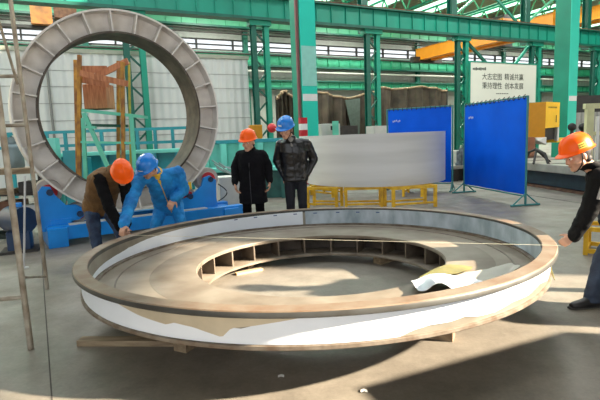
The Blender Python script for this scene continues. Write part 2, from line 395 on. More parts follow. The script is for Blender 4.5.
# crane girder on those columns
g = thing('crane_girder', 'long green plate girder with stiffeners crossing the whole hall above the columns', 'girder', W(2, -.1, 6.68))
web = [(-30, 46, -.13, -.07, 6.74, 7.56)]
u = -30
while u < 46: web.append((u, u + .03, -.2, -.06, 6.76, 7.54)); u += 0.8
wpart('web', GREEN_G, web, g); wpart('bottom_flange', GREEN_D, [(-30, 46, -.34, .2, 6.62, 6.74)], g); wpart('top_flange', GREEN_D, [(-30, 46, -.36, .22, 7.56, 7.62)], g)
wpart('rail', RUST, [(-30, 46, -.12, -.04, 7.62, 7.74)], g)
# two big near columns
def box_column(P, label, bands):
    t = thing('box_column', label, 'column', P, group='near aqua columns')
    w, d, h = 0.50, 0.68, 12.0
    def wc(u, v, z): return Vec(P) + HU * u + HV * v + Vec((0, 0, z))
    q = MB(); q.box(wc(0, d / 2, h / 2), (w - .06, d, h), HZ); q.build('web', GREEN, t)
    q = MB(); q.box(wc(0, -.015, h / 2), (w, .03, h), HZ); q.build('front_flange', LIT_GREEN, t)
    for z0, z1, mm in bands: MB().box(wc(0, -.032, (z0 + z1) / 2), (w - .02, .006, z1 - z0), HZ).build('paint_patch', mm, t)
    if len(bands) > 1:
        q = MB(); q.box(wc(-w / 2 - .035, .12, h / 2), (.07, .08, h), HZ); q.build('conduit', mat('dull red conduit', (134, 84, 84), .6), t)
    MB().box(wc(0, d / 2 - .05, .03), (w + .3, d + .3, .06), HZ).build('base_plate', GREEN_D, t)
    return t
PA = at(311, 137, 14.3); PA.z = 0
def zat(y, Y, x=311): return at(x, y, Y).z
box_column(PA, 'green column, front coloured aqua as lit, with a whitened patch, behind the man in the blue helmet', [(zat(86, 14.3), zat(46, 14.3), PALE_AQ), (zat(101, 14.3), zat(94, 14.3), WHITE)])
PB = at(571, 127, 19.4); PB.z = 0
box_column(PB, 'tall green column, front coloured aqua as lit, behind the yellow cabinet on the right', [(zat(101, 19.4, 571), zat(96, 19.4, 571), WHITE)])
# next bay: girders on the far side, pipe, columns, trusses
def far_girder(name, label, z0, z1, m, v=FAR - .8, step=1.15, cat='girder'):
    t = thing(name, label, cat, W(10, v, z0))
    bx = [(-36, 60, v, v + .05, z0, z1)]; u = -36
    while u < 60: bx.append((u, u + .08, v - .1, v, z0, z1)); u += step
    wpart('web', m, bx, t); wpart('flange', GREEN_D, [(-36, 60, v - .25, v + .25, z0 - .14, z0), (-36, 60, v - .25, v + .25, z1, z1 + .1)], t); return t
far_girder('far_girder', 'pale green panelled girder above the far window strip', 10.4, 11.2, PALE_G)
far_girder('far_girder', 'green panelled girder just under the far window strip', 7.5, 8.3, mat('far girder green', (44, 150, 112), .5, var=.2))
far_girder('far_girder', 'lower green panelled band above the brown tarpaulins', 5.7, 6.2, mat('far girder green', (44, 150, 112), .5))
p = MB(); p.tube(W(-36, FAR - 1.2, 6.95), W(60, FAR - 1.2, 6.95), .09, n=10); tag(p.build('pipe', mat('pale pipe', (176, 176, 166), .5), smooth=True), 'long pale pipe running between the two green bands of the far wall', 'pipe')
p = MB()
for z in (8.2, 9.7, 9.95): p.tube(W(-36, FAR - 1.5, z), W(60, FAR - 1.5, z), .06, n=8)
tag(p.build('power_rail', DARK, smooth=True), 'thin dark power rails strung in front of the far windows', 'rail')
for i, u in enumerate(range(-30, 61, 6)):
    if u in (-30, -24, 54, 60): continue
    t = thing('wall_column', 'green column standing against the far wall of the next bay', 'column', W(u, FAR - .3), group='columns on the far wall')
    wpart('shaft', GREEN_D, [(u - .2, u + .2, FAR - .45, FAR - .15, 0, 13.2)], t); wpart('base', GREEN_D, [(u - .3, u + .3, FAR - .55, FAR - .1, 0, .05)], t)
for u in (-12, -6, 0, 6, 12, 18, 24, 30, 36):
    t = thing('roof_truss', 'green steel roof truss spanning the next bay high overhead', 'truss', W(u, FAR / 2, 11.4), group='roof trusses of the next bay')
    wpart('bottom_chord', GREEN, [(u - .08, u + .08, 0, FAR, 11.35, 11.5)], t); wpart('top_chord', GREEN, [(u - .08, u + .08, 0, FAR, 12.95, 13.1)], t)
    q = MB(); n = 9
    for j in range(n):
        v0 = FAR * j / n; v1 = FAR * (j + .5) / n; v2 = FAR * (j + 1) / n
        q.bar(W(u, v0, 11.42), W(u, v1, 13.0), .1, .1); q.bar(W(u, v1, 13.0), W(u, v2, 11.42), .1, .1)
    q.build('web_bracing', PALE_G, t)
def brace_x(u0, u1, v, z0, z1, label):
    t = thing('cross_brace', label, 'brace', W((u0 + u1) / 2, v, z0), group='cross braces of the hall')
    MB().bar(W(u0, v, z0), W(u1, v, z1), .12, .12).build('strut', PALE_G, t); MB().bar(W(u1, v + .15, z0), W(u0, v + .15, z1), .12, .12).build('strut', GREEN, t)
brace_x(CS * 2, CS * 3, .9, 7.8, 11.8, 'green cross brace over the lettered sign, above the crane girder')
brace_x(CS * 3, CS * 4, .9, 7.8, 11.8, 'green cross brace behind the top of the right aqua column')
t = thing('knee_brace', 'slanting green knee brace under the girder at the right of the sign', 'brace', W(CS * 3 - .3, 0, 5.2)); MB().bar(W(CS * 3 - 2.4, .12, 4.6), W(CS * 3 - .25, .12, 6.6), .14, .14).build('strut', GREEN, t)
t = thing('knee_brace', 'slanting green knee brace under the girder at the left of the sign', 'brace', W(CS * 2 + .3, 0, 5.2)); MB().bar(W(CS * 2 + 2.2, .12, 5.2), W(CS * 2 + .25, .12, 6.6), .14, .14).build('strut', GREEN_D, t)
# overhead cranes in the next bay
def bridge(u, z, label, d=0.9, v0=1.8, v1=FAR - 2.4):
    t = thing('bridge_crane', label, 'crane', W(u, (v0 + v1) / 2, z), group='orange bridge cranes')
    for s in (0, 1.3):
        wpart('bridge_beam', ORANGE_C, [(u + s, u + s + .45, v0, v1, z, z + d), (u + s - .05, u + s + .5, v0, v1, z - .04, z), (u + s - .05, u + s + .5, v0, v1, z + d, z + d + .04)], t)
    for v in (v0 + .2, v1 - .6): wpart('end_carriage', DARK, [(u - .8, u + 2.6, v, v + .45, z - .25, z + .25)], t)
    wpart('trolley', ORANGE_C, [(u - .1, u + 1.9, v0 + 4, v0 + 5.6, z + d + .05, z + d + .6)], t)
    wpart('hoist_drum', DARK, [(u + .3, u + 1.2, v0 + 4.2, v0 + 5.4, z + d + .6, z + d + .95)], t)
    return t
bridge(22.0, 8.15, 'orange bridge crane hanging in the next bay left of and behind the sign', .95)
bridge(31.5, 10.1, 'orange bridge crane high at the right behind the aqua column', 1.0, 3, FAR - 2.4)
t = thing('crane_trolley', 'rusty orange hoist box high at the left behind the upright ring', 'hoist', W(-8, 9, 9.3))
hu, hz = wh(58, 12, 9)
wpart('hoist_body', mat('rusty orange', (190, 120, 50), .6, rgb2=(120, 80, 40), scale=2), [(hu - 1.3, hu - .3, 8.8, 9.8, hz - .7, hz + .5)], t); wpart('hoist_motor', RUST, [(hu - .2, hu + .9, 8.9, 9.7, hz - .3, hz + .6)], t)
wpart('hoist_rail', DARK, [(hu - 3, hu + 3, 9.2, 9.5, hz - .85, hz - .7)], t)
# lettered sign between two columns
su0, sz1 = wh(470, 62, -.35); su1, _ = wh(536, 66, -.35); sz0 = wh(500, 101, -.35)[1] - .1
sg = thing('sign_board', 'large pale sign with two lines of dark lettering between two lattice columns', 'sign', W((su0 + su1) / 2, -.35, sz0))
wpart('sheet', SIGN_W, [(su0, su1, -.38, -.33, sz0, sz1)], sg)
wpart('frame', GREEN, [(su0 - .06, su0, -.41, -.31, sz0, sz1), (su1, su1 + .06, -.41, -.31, sz0, sz1), (su0 - .06, su1 + .06, -.41, -.31, sz1, sz1 + .06), (su0 - .06, su1 + .06, -.41, -.31, sz0 - .06, sz0)], sg)
wpart('strut', GREEN_D, [(su0 + .3, su0 + .4, -.31, 0, sz0 + .4, sz0 + .5), (su1 - .5, su1 - .4, -.31, 0, sz0 + .4, sz0 + .5)], sg)
def text(name, body, P, size, m, parent, Rm, ext=0.004, cx=True):
    cu = bpy.data.curves.new('txt', 'FONT'); cu.body = body; cu.size = size; cu.extrude = ext; cu.align_x = 'CENTER' if cx else 'LEFT'; cu.align_y = 'CENTER'; cu.resolution_u = 2
    o = bpy.data.objects.new('txt', cu); COL.objects.link(o); dg = bpy.context.evaluated_depsgraph_get(); dg.update()
    me = bpy.data.meshes.new_from_object(o.evaluated_get(dg)); bpy.data.objects.remove(o); bpy.data.curves.remove(cu)
    me.transform(WM[parent.name].inverted() @ Mat.Translation(Vec(P)) @ Rm.to_4x4()); me.materials.clear(); me.materials.append(m)
    return link(name, me, parent)
RW = Mat.Rotation(HZ, 3, 'Z') @ Mat.Rotation(PI / 2, 3, 'X')
def sp(x, y):
    a, z = wh(x, y, -.39); return W(a, -.385, z)
for (x, y, w_) in ((492.3, 77.2, '大志宏图'), (514.2, 77.6, '精诚共赢'), (492.3, 86.2, '秉持理性'), (514.2, 86.6, '创本发展')): text('lettering', w_, sp(x, y), .40, INK, sg, RW)
q = MB()
for i in range(9): q.box(sp(473.5 + i * 1.5, 68.8 + (i % 2) * .15), (.085, .01, .1 + .03 * (i % 3)), HZ)
for i in range(7): q.box(sp(497 + i * 1.8, 93.6), (.09, .01, .05), HZ)
q.build('small_print', INK, sg)
# ------------------------------------------------------------------ lying ring
RC = Vec((0.1, 4.63, 0.577)); TX, TY = 0.0123, -0.0205
RROT = Mat.Rotation(math.atan(TY), 3, 'X') @ Mat.Rotation(-math.atan(TX), 3, 'Y')
ring = thing('flanged_ring', 'huge flanged steel ring lying flat on timbers in the middle of the floor', 'ring', RC, RROT)
NR = 160
HOLE = Mat.Translation((.072, 0, 0))
def rev(name, prof, m, ang=40, **k):
    return MB().revolve(prof, NR, **k).build(name, m, ring, smooth=True, local=True, ang=ang)
rev('rim_flange', [(2.035, -.006), (2.041, 0), (2.142, 0), (2.148, -.006), (2.041, -.006)], RIM_BR)
rev('rim_edge', [(2.035, -.006), (2.148, -.006), (2.152, -.012), (2.152, -.036), (2.146, -.042), (2.035, -.042)], RIM_EDGE)
rev('outer_wall', [(2.04, -.042), (2.09, -.042), (2.09, -.215), (2.04, -.215)], WALL_ST)
rev('bottom_flange', [(2.0, -.215), (2.102, -.215), (2.108, -.220), (2.108, -.240), (2.102, -.246), (2.0, -.246)], FLANGE)
rev('outer_plate', [(1.50, -.2325), (2.036, -.2315), (2.036, -.25), (1.50, -.25)], PLATE)
rev('weld_seam', [(1.835, -.236), (1.838, -.2265), (1.850, -.2265), (1.853, -.236)], RIB_D)
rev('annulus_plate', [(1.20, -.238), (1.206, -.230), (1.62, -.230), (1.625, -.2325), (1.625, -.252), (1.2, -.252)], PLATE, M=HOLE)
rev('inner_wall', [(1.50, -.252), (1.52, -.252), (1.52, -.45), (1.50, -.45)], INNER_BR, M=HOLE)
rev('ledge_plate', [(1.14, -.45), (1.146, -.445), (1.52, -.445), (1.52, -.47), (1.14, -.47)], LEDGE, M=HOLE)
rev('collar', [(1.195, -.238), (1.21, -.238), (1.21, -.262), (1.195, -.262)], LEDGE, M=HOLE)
rib = None
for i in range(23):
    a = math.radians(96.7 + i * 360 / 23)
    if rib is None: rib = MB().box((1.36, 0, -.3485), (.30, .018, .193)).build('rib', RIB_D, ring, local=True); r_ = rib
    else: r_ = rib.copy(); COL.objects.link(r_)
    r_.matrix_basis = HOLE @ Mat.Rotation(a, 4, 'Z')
# film glued to the wall: torn outline as heights over the angle
def lerp(tab, a):
    for (a0, h0), (a1, h1) in zip(tab, tab[1:]):
        if a0 <= a <= a1: return h0 + (h1 - h0) * (a - a0) / (a1 - a0)
    return tab[-1][1] if a > tab[-1][0] else tab[0][1]
def film(name, m, top, bot, R, out, da=0.6, rough=0.004, seed=0):
    a0, a1 = top[0][0], top[-1][0]; n = int((a1 - a0) / da); mb = MB(); rows = []
    for i in range(n + 1):
        a = a0 + (a1 - a0) * i / n; t = lerp(top, a); b = lerp(bot, a)
        t = max(t, b + .004) + (mnoise.noise(Vec((a * .35, seed, 0))) * .006 if t < -.075 else 0); row = []
        for j in range(6):
            z = b + (t - b) * j / 5; r = R + out * (.004 + rough * (1 + mnoise.noise(Vec((a * .22, z * 14, seed)))) / 2)
            row.append((r * math.cos(math.radians(a)), r * math.sin(math.radians(a)), z))
        rows.append(row)
    return mb.grid(rows, .0014).build(name, m, ring, smooth=True, local=True)
TB = -.214
film('protective_film', FILM, [(170, -.10), (178, -.06), (205, -.046), (226, -.046), (231, -.056), (237, -.105), (243.5, -.132), (245.3, -.112), (249, -.128), (254, -.172), (255.6, -.118), (257.2, -.122), (259.5, -.098), (262, -.076), (266, -.056), (275, -.045), (300, -.044), (352, -.044), (356, -.1), (360, -.12)],
     [(170, -.17), (185, -.185), (205, -.165), (212, -.202), (225, -.213), (282, -.213), (284, -.188), (287, -.172), (291, -.176), (294, -.165), (297, -.186), (301, -.192), (306, -.17), (312, -.176), (318, -.15), (324, -.185), (332, -.16), (338, -.19), (346, -.155), (354, -.14), (360, -.13)], 2.09, 1, seed=3)
film('hanging_film', mat('bare steel film edge', (196, 184, 160), .4, metal=.15, var=.15), [(229, -.046), (238, -.044), (262, -.044), (268, -.045)], [(229, -.05), (237, -.108), (243.5, -.135), (245.3, -.116), (249, -.131), (254, -.176), (255.6, -.12), (259.5, -.1), (268, -.048)], 2.094, 1, seed=9)
film('inner_film', FILM, [(92, -.03), (100, -.034), (118, -.045), (140, -.06), (158, -.085), (172, -.13), (186, -.15), (196, -.17)], [(92, TB), (118, -.21), (150, -.212), (196, -.205)], 2.0395, -1, seed=5)
film('inner_film', FILM_B, [(-30, -.04), (-12, -.03), (20, -.026), (60, -.024), (91, -.03)], [(-30, TB), (10, -.205), (91, TB)], 2.0395, -1, seed=6)
# drips of torn film at the right end
q = MB()
for a, l in ((330, .09), (336, .13), (341, .07), (347, .12), (352, .06)):
    c, s = math.cos(math.radians(a)), math.sin(math.radians(a)); q.path([(2.10 * c, 2.10 * s, -.15), (2.11 * c, 2.11 * s, -.15 - l * .5), (2.12 * c + .01, 2.12 * s, -.15 - l)], .004, 6)
q.build('torn_shred', FILM_Y, ring, local=True)
# blue marks along the inside of the wall
BLUE_MARK = mat('blue marker', (40, 70, 130), .5)
for a in (62, 70, 78, 87, 95, 103, 111, 119):
    c, s = math.cos(math.radians(a)), math.sin(math.radians(a))
    MB().box((2.032 * c, 2.032 * s, -.06), (.05, .004, .012), math.radians(a - 90)).build('marking', BLUE_MARK, ring, local=True)
MR = WM[ring.name]
def rp(a, r, z): a = math.radians(a); return MR @ Vec((r * math.cos(a), r * math.sin(a), z))
def rpx(x, y, z): # pixel -> point at ring height z (local)
    n = (MR.to_3x3() @ Vec((0, 0, 1))); return plane_hit(x, y, MR @ Vec((0, 0, z)), n)
# loose film on the annulus: each sheet is a curled grid
def curl(name, label, m, outline_l, outline_r, lift, n=18, k=14, wr=.006, seed=1, thick=.003):
    """sheet ruled between two polylines; lift(i, j) raises it"""
    def along(P, t):
        s = t * (len(P) - 1); i = min(int(s), len(P) - 2); return P[i].lerp(P[i + 1], s - i)
    rows = []
    for i in range(n + 1):
        a = along(outline_l, i / n); b = along(outline_r, i / n); row = []
        for j in range(k + 1):
            p = a.lerp(b, j / k); p = p + Vec((0, 0, .006 + lift(i / n, j / k) + wr * (1 + mnoise.noise(p * 9 + Vec((seed, 0, 0))))))
            row.append(p)
        rows.append(row)
    return tag(MB().grid(rows, thick).build(name, m, smooth=True, loc=outline_l[0]), label, 'film', 'torn film lying on the ring')
Z = -.23
P = lambda x, y: rpx(x, y, Z)
curl('torn_film_sheet', 'white torn film sheet curled up over the right front of the ring', FILM,
     [P(411, 286), P(430, 280), P(460, 281), P(490, 285)], [P(418, 296), P(434, 300), P(458, 299), P(484, 291)], lambda s, t: .008 + .085 * math.exp(-((s - .42) / .2) ** 2) * (.25 + .75 * t) + .012 * (1 - s), wr=.012)
curl('torn_film_sheet', 'yellow green torn film sheet bridging the ring hole edge at right', FILM_Y,
     [P(419, 280), P(436, 274), P(450, 270), P(473, 269)], [P(424, 284), P(440, 281), P(456, 278), P(470, 273)], lambda s, t: .012 + .03 * math.sin(PI * s) * (1 - .5 * t), seed=4)
curl('torn_film_sheet', 'grey wrinkled film sheet spread on the ring toward its right end', FILM_G,
     [P(446, 281), P(468, 276), P(492, 270), P(512, 266)], [P(470, 288), P(492, 284), P(508, 278), P(520, 270)], lambda s, t: .004 + .012 * math.sin(5 * s + 3 * t) ** 2, wr=.01, seed=8)
# timbers it lies on
def under(p): # height of the ledge plate's underside above a floor point
    n = MR.to_3x3() @ Vec((0, 0, 1)); q0 = MR @ Vec((0, 0, -.47)); return q0.z - ((p.x - q0.x) * n.x + (p.y - q0.y) * n.y) / n.z
def timber(a, b, w, label, h=None):
    a = Vec((a.x, a.y, 0)); b = Vec((b.x, b.y, 0)); h = h or under((a + b) / 2) - .004
    return tag(MB().bar(a + Vec((0, 0, h / 2)), b + Vec((0, 0, h / 2)), w, h).build('timber', WOOD, loc=(a + b) / 2), label, 'timber', 'timbers under the ring')
timber(fl(80, 344), fl(80, 344).lerp(fl(150, 344), 2.1), .09, 'long pale timber sticking out under the left front of the ring', .045)
timber(Vec((1.12, 3.42, 0)), Vec((0.72, 3.62, 0)), .12, 'short timber block under the right front of the ring')
timber(fl(180, 352), fl(180, 352) + Vec((.25, .5, 0)), .12, 'dark short timber block under the front of the ring', .07)
timber(Vec((.9, 5.6, 0)), Vec((1.3, 5.9, 0)), .12, 'timber block under the back right of the ring')
timber(Vec((-.62, 5.62, 0)), Vec((-1.0, 5.95, 0)), .1, 'timber block seen through the hole under the back left of the ring')
tag(MB().bar(fl(236, 275) + Vec((0, 0, .012)), fl(262, 270) + Vec((0, 0, .012)), .06, .024).build('wood_strip', mat('fresh wood strip', (226, 190, 140), .7, var=.15), loc=fl(249, 272)), 'pale wood strip on the floor inside the ring hole', 'wood strip')
for (x, y, l_) in ((278, 378, 'tiny white paper scrap on the floor in the shade in front of the ring'), (361, 393, 'tiny white paper scrap on the floor near the bottom middle of the picture')):
    c = fl(x, y); tag(MB().grid([[c + Vec((i * .02, j * .015, .004 + .006 * ((i + j) % 2))) for j in range(3)] for i in range(3)], .001).build('paper_scrap', WHITE, loc=c), l_, 'paper')
# ------------------------------------------------------------------ upright ring on its turning rolls
SC = at(126, 112.5, 8.05); AX = Vec((math.sin(math.radians(33)), -math.cos(math.radians(33)), 0)); EX = Vec((-AX.y, AX.x, 0))
SROT = Mat((EX, -AX.cross(EX).cross(AX) if False else Vec((0, 0, 1)), AX)).transposed()  # local x = along the face, y = up, z = toward the front
RO, RI, RD = 1.65, 1.272, .64
sr = thing('upright_ring', 'large grey ribbed steel ring standing upright on blue turning rolls', 'ring', SC, SROT)
def sv(name, prof, m): return MB().revolve(prof, 128).build(name, m, sr, smooth=True, local=True)
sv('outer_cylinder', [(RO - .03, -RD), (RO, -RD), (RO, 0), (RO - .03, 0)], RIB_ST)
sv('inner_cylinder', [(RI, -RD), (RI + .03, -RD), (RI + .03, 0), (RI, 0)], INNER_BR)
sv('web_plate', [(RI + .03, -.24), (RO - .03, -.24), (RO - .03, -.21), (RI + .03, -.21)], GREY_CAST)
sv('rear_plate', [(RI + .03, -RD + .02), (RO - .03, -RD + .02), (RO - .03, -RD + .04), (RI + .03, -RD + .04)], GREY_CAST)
rib = None
for i in range(24):
    if rib is None: rib = MB().box(((RI + RO) / 2, 0, -.105), (RO - RI - .06, .022, .208)).build('rib', RIB_ST, sr, local=True); r_ = rib
    else: r_ = rib.copy(); COL.objects.link(r_)
    r_.matrix_basis = Mat.Rotation(math.radians(i * 15 + 4), 4, 'Z')
# turning rolls
def pp(x, y, dep):   # pixel -> point on the ring's plane, dep behind its front face
    return plane_hit(x, y, SC - AX * dep, AX)
TYRE = mat('grey tyre', (196, 188, 180), .6, var=.2, scale=6)
b0 = fl(50, 248); b1 = b0 + EX * 3.1; bm_ = (b0 + b1) / 2
ro = thing('turning_rolls', 'blue turning roll stand with grey wheels carrying the upright ring', 'roller stand', (bm_.x, bm_.y, 0))
def rb(c0, c1, z0, z1, d0, d1, m, name, bev=.01):
    a = b0 + EX * c0; b = b0 + EX * c1; c = (a + b) / 2 - AX * ((d0 + d1) / 2); c.z = (z0 + z1) / 2
    return MB().box(c, (c1 - c0, d1 - d0, z1 - z0), math.atan2(EX.y, EX.x), bev=bev).build(name, m, ro)
rb(0, 3.3, .10, .32, -.05, .12, BLUE, 'base_beam'); rb(0, 3.3, .10, .32, .62, .8, BLUE, 'base_beam')
rb(-.02, .26, 0, .3, -.1, .86, BLUE, 'foot_block'); rb(2.9, 3.2, 0, .28, -.1, .86, BLUE, 'foot_block')
rb(.3, 2.6, .32, .335, -.04, .11, GREYBOX, 'beam_cover', 0)
def bogie(px_axles, poly, rad, deps):
    for dep in deps:
        P0 = [pp(x, y, dep) for x, y in poly]
        MB().prism(P0, -AX * .07).build('roll_bracket', BLUE, ro)
    for i, (x, y) in enumerate(px_axles):
        c = pp(x, y, .12); r = rad[i]
        R = SROT
        w = MB(); w.lathe([(0, -.30), (r * .62, -.30), (r * .66, -.27), (r * .97, -.27), (r, -.24), (r, -.03), (r * .97, 0), (r * .66, 0), (r * .62, .02), (0, .02)], c - AX * .02, 36, R); wh_ = w.build('roll_wheel', TYRE, ro, smooth=True)
        MB().lathe([(0, 0), (r * .6, 0), (r * .6, .03), (r * .3, .04), (0, .04)], c - AX * .0 + AX * .0, 28, R).build('hub', RED, wh_, smooth=True)
        MB().lathe([(0, -.45), (.05, -.45), (.05, .14), (0, .14)], c, 16, R).build('axle', BLUE_DK, wh_, smooth=True)
bogie([(49, 192), (79, 213)], [(38, 192), (42, 186.5), (50, 187), (55, 195), (66, 205), (76, 204.5), (83, 208), (84, 216), (79, 219.5), (67, 222), (63, 232), (40, 232)], (.2, .16), (.02, .62))
bogie([(208, 179), (188, 196)], [(202, 186), (204, 178), (210, 175.5), (216, 180), (216.5, 198), (219, 214), (197, 216), (190, 211), (180, 208), (179, 200), (190, 197)], (.215, .15), (.0, .62))
for (x, y) in ((62, 226), (205, 210)):
    c = pp(x, y, -.0); c.z = .36; MB().box(c - AX * .35, (.3, .7, .1), math.atan2(EX.y, EX.x)).build('saddle', BLUE, ro)
MB().box(pp(186.5, 186, -.06), (.17, .04, .13), math.atan2(EX.y, EX.x)).build('warning_plate', YEL_M, ro)
m_ = thing('gearmotor', 'dark navy gear motor on the floor at the left end of the blue turning rolls', 'motor', (at(17, 212, 7.1).x, 7.1, 0))
c = at(17, 212, 7.1); c.z = .48
MB().tube(c + Vec((-.16, .1, 0)), c + Vec((.16, -.1, 0)), .2, n=24).build('motor_body', BLUE_DK, m_, smooth=True, ang=30); MB().box((c.x, c.y, .16), (.32, .3, .32), .4, bev=.02).build('gearbox', BLUE_DK, m_); MB().box((c.x, c.y, .02), (.5, .44, .04), .4).build('foot_plate', DARK, m_); MB().box(c + Vec((0, 0, .2)), (.14, .14, .1), .4).build('terminal_box', BLUE, m_)
# ------------------------------------------------------------------ rolled hoop on yellow trestles
HC = Vec((1.80, 11.35, 0)); HR = 1.62; HZ0, HZ1 = .47, 1.56
hp = thing('steel_hoop', 'wide pale rolled steel hoop standing on yellow trestles', 'hoop', (HC.x, HC.y, HZ0))
MB().revolve([(HR - .03, HZ0), (HR, HZ0), (HR, HZ1), (HR - .03, HZ1)], 128, M=Mat.Translation(HC)).build('shell', HOOP, hp, smooth=True)
MB().box((HC.x + HR * math.cos(-.35), HC.y + HR * math.sin(-.35), (HZ0 + HZ1) / 2), (.006, .03, HZ1 - HZ0), -.35).build('weld_seam', STEEL, hp)
def trestle(x, y, rz, label, L=.95, Wd=.5, h=HZ0 - .004):
    t = thing('steel_trestle', label, 'trestle', (x, y, 0), Mat.Rotation(rz, 3, 'Z'), 'yellow trestles under the steel hoop')
    for a in (-1, 1):
        MB().box((0, a * (Wd / 2 - .03), h - .03), (L, .06, .06)).build('top_rail', YEL, t, local=True)
        MB().box((0, a * (Wd / 2 - .03), .1), (L - .1, .04, .04)).build('lower_rail', YEL, t, local=True)
        MB().box((a * (L / 2 - .03), 0, h - .03), (.06, Wd - .12, .06)).build('end_rail', YEL, t, local=True)
        for b in (-1, 1): MB().box((a * (L / 2 - .03), b * (Wd / 2 - .03), (h - .06) / 2), (.06, .06, h - .06)).build('leg', YEL, t, local=True)
    return t
trestle(2.32, 9.98, .18, 'yellow trestle under the front right of the steel hoop, nearest to the blue screens', .98, .55)
trestle(1.36, 10.12, -.1, 'yellow trestle under the front middle of the steel hoop', .8, .5)
trestle(.55, 10.35, -.35, 'yellow trestle under the left of the steel hoop, beside the man in the blue helmet', .7, .5)
trestle(2.9, 11.9, 1.2, 'yellow trestle under the back right of the steel hoop', .9, .5); trestle(.75, 12.4, -.9, 'yellow trestle under the back left of the steel hoop', .9, .5)
# ------------------------------------------------------------------ blue welding screens
def screen(A, B, h, label, z0=.2, writing=False):
    A = Vec((A.x, A.y, 0)); B = Vec((B.x, B.y, 0)); d = (B - A).normalized(); n = Vec((d.y, -d.x, 0)); L = (B - A).length; mid = (A + B) / 2
    t = thing('welding_screen', label, 'screen', mid, group='blue welding screens')
    q = MB(); rows = []
    for i in range(25):
        s = i / 24; row = []
        for j in range(9):
            z = z0 + .03 + (h - z0 - .06) * j / 8; row.append(A + d * (.03 + (L - .06) * s) + n * (.012 * math.sin(s * 19 + j * .3) * (.4 + .6 * (1 - j / 8))) + Vec((0, 0, z)))
        rows.append(row)
    q.grid(rows, .004).build('curtain', SCREEN, t, smooth=True)
    for p in (A, B): MB().tube(p + Vec((0, 0, .03)), p + Vec((0, 0, h)), .022).build('post', SCR_FR, t, smooth=True)
    for z in (z0, h - .01): MB().tube(A + Vec((0, 0, z)), B + Vec((0, 0, z)), .016).build('rail', SCR_FR, t, smooth=True)
    for p in (A, B):
        q = MB(); q.tube(p - n * .32 + Vec((0, 0, .025)), p + n * .32 + Vec((0, 0, .025)), .02)
        for s in (-1, 1): q.tube(p + n * s * .28 + Vec((0, 0, .03)), p + Vec((0, 0, .26)), .014)
        q.build('foot', SCR_FR, t, smooth=True)
    for i in range(14):
        p = A + d * (L * (i + .5) / 14); q = MB(); q.path([p + n * .03 + Vec((0, 0, h - .055)), p + n * .035 + Vec((0, 0, h + .0)), p + Vec((0, 0, h + .03)), p - n * .03 + Vec((0, 0, h - .01)), p + n * .02 + Vec((0, 0, h - .06))], .009, 6); q.build('tie', BLACK, t)
    q = MB()
    p = A + d * (L * .1) + n * .02 + Vec((0, 0, h - .34))
    for i in range(5): q.box(p + d * (i * .045) + Vec((0, 0, .012 * (i % 3))), (.022, .008, .045), math.atan2(d.y, d.x))
    q.build('chalk_mark', mat('white chalk', (190, 200, 230), .8), t)
    return t
screen(Vec((2.46, 13.15, 0)), Vec((3.98, 12.33, 0)), 2.2, 'blue welding screen half hidden behind the steel hoop')
screen(Vec((4.12, 11.85, 0)), Vec((4.52, 9.45, 0)), 2.18, 'blue welding screen standing free at the right, nearer the camera')
# ------------------------------------------------------------------ foreground tube ladder
ft = fl(31, 349); fb = fl(47.5, 289)
ld = thing('tube_trestle_ladder', 'tall rusty tube trestle ladder cut off by the left edge of the picture', 'ladder', ft)
def up(a, b, k): return a + (b - a) * k
n1 = at(0, 110, 3.62); n2 = at(10.5, 0, 4.62)
topf = up(ft, n1, 1.72); topb = up(fb, n2, 1.03)
MB().tube(ft, topf, .023).build('leg', TUBE, ld, smooth=True); MB().tube(fb, topb, .020).build('leg', TUBE, ld, smooth=True)
offs = Vec((-.85, -.15, 0)); MB().tube(ft + offs, topf + offs, .027).build('leg', TUBE, ld, smooth=True); MB().tube(fb + offs, topb + offs, .024).build('leg', TUBE, ld, smooth=True)
def k_at(a, b, y):
    lo, hi = 0.0, 1.0
    for _ in range(40):
        m = (lo + hi) / 2
        if px(up(a, b, m))[1] > y: lo = m
        else: hi = m
    return lo
for k in (k_at(fb, topb, 125), k_at(fb, topb, 76), .985):
    MB().tube(up(fb, topb, k), up(fb, topb, k) + offs, .018).build('rung', TUBE, ld, smooth=True)
for k in (k_at(ft, topf, 297), .985):
    MB().tube(up(ft, topf, k), up(ft, topf, k) + offs, .018).build('rung', TUBE, ld, smooth=True)
MB().tube(at(17.5, 84, 4.5), at(-3, 15, 4.1), .012).build('stay', TUBE, ld, smooth=True)
MB().tube(topf, topb, .018).build('top_tie', TUBE, ld, smooth=True)
MB().tube(up(ft, topf, .18) , up(fb, topb, .05), .012).build('stay', TUBE, ld, smooth=True)
tp = fl(24, 268)
p = thing('thin_prop', 'thin pale tube prop standing behind the tube ladder', 'prop', tp)
MB().tube(tp, at(25, 176, tp.y + .1), .013).build('tube', TUBE_L, p, smooth=True); MB().lathe([(0, 0), (.06, 0), (.06, .008), (0, .008)], tp, 16).build('foot_disc', TUBE_L, p)
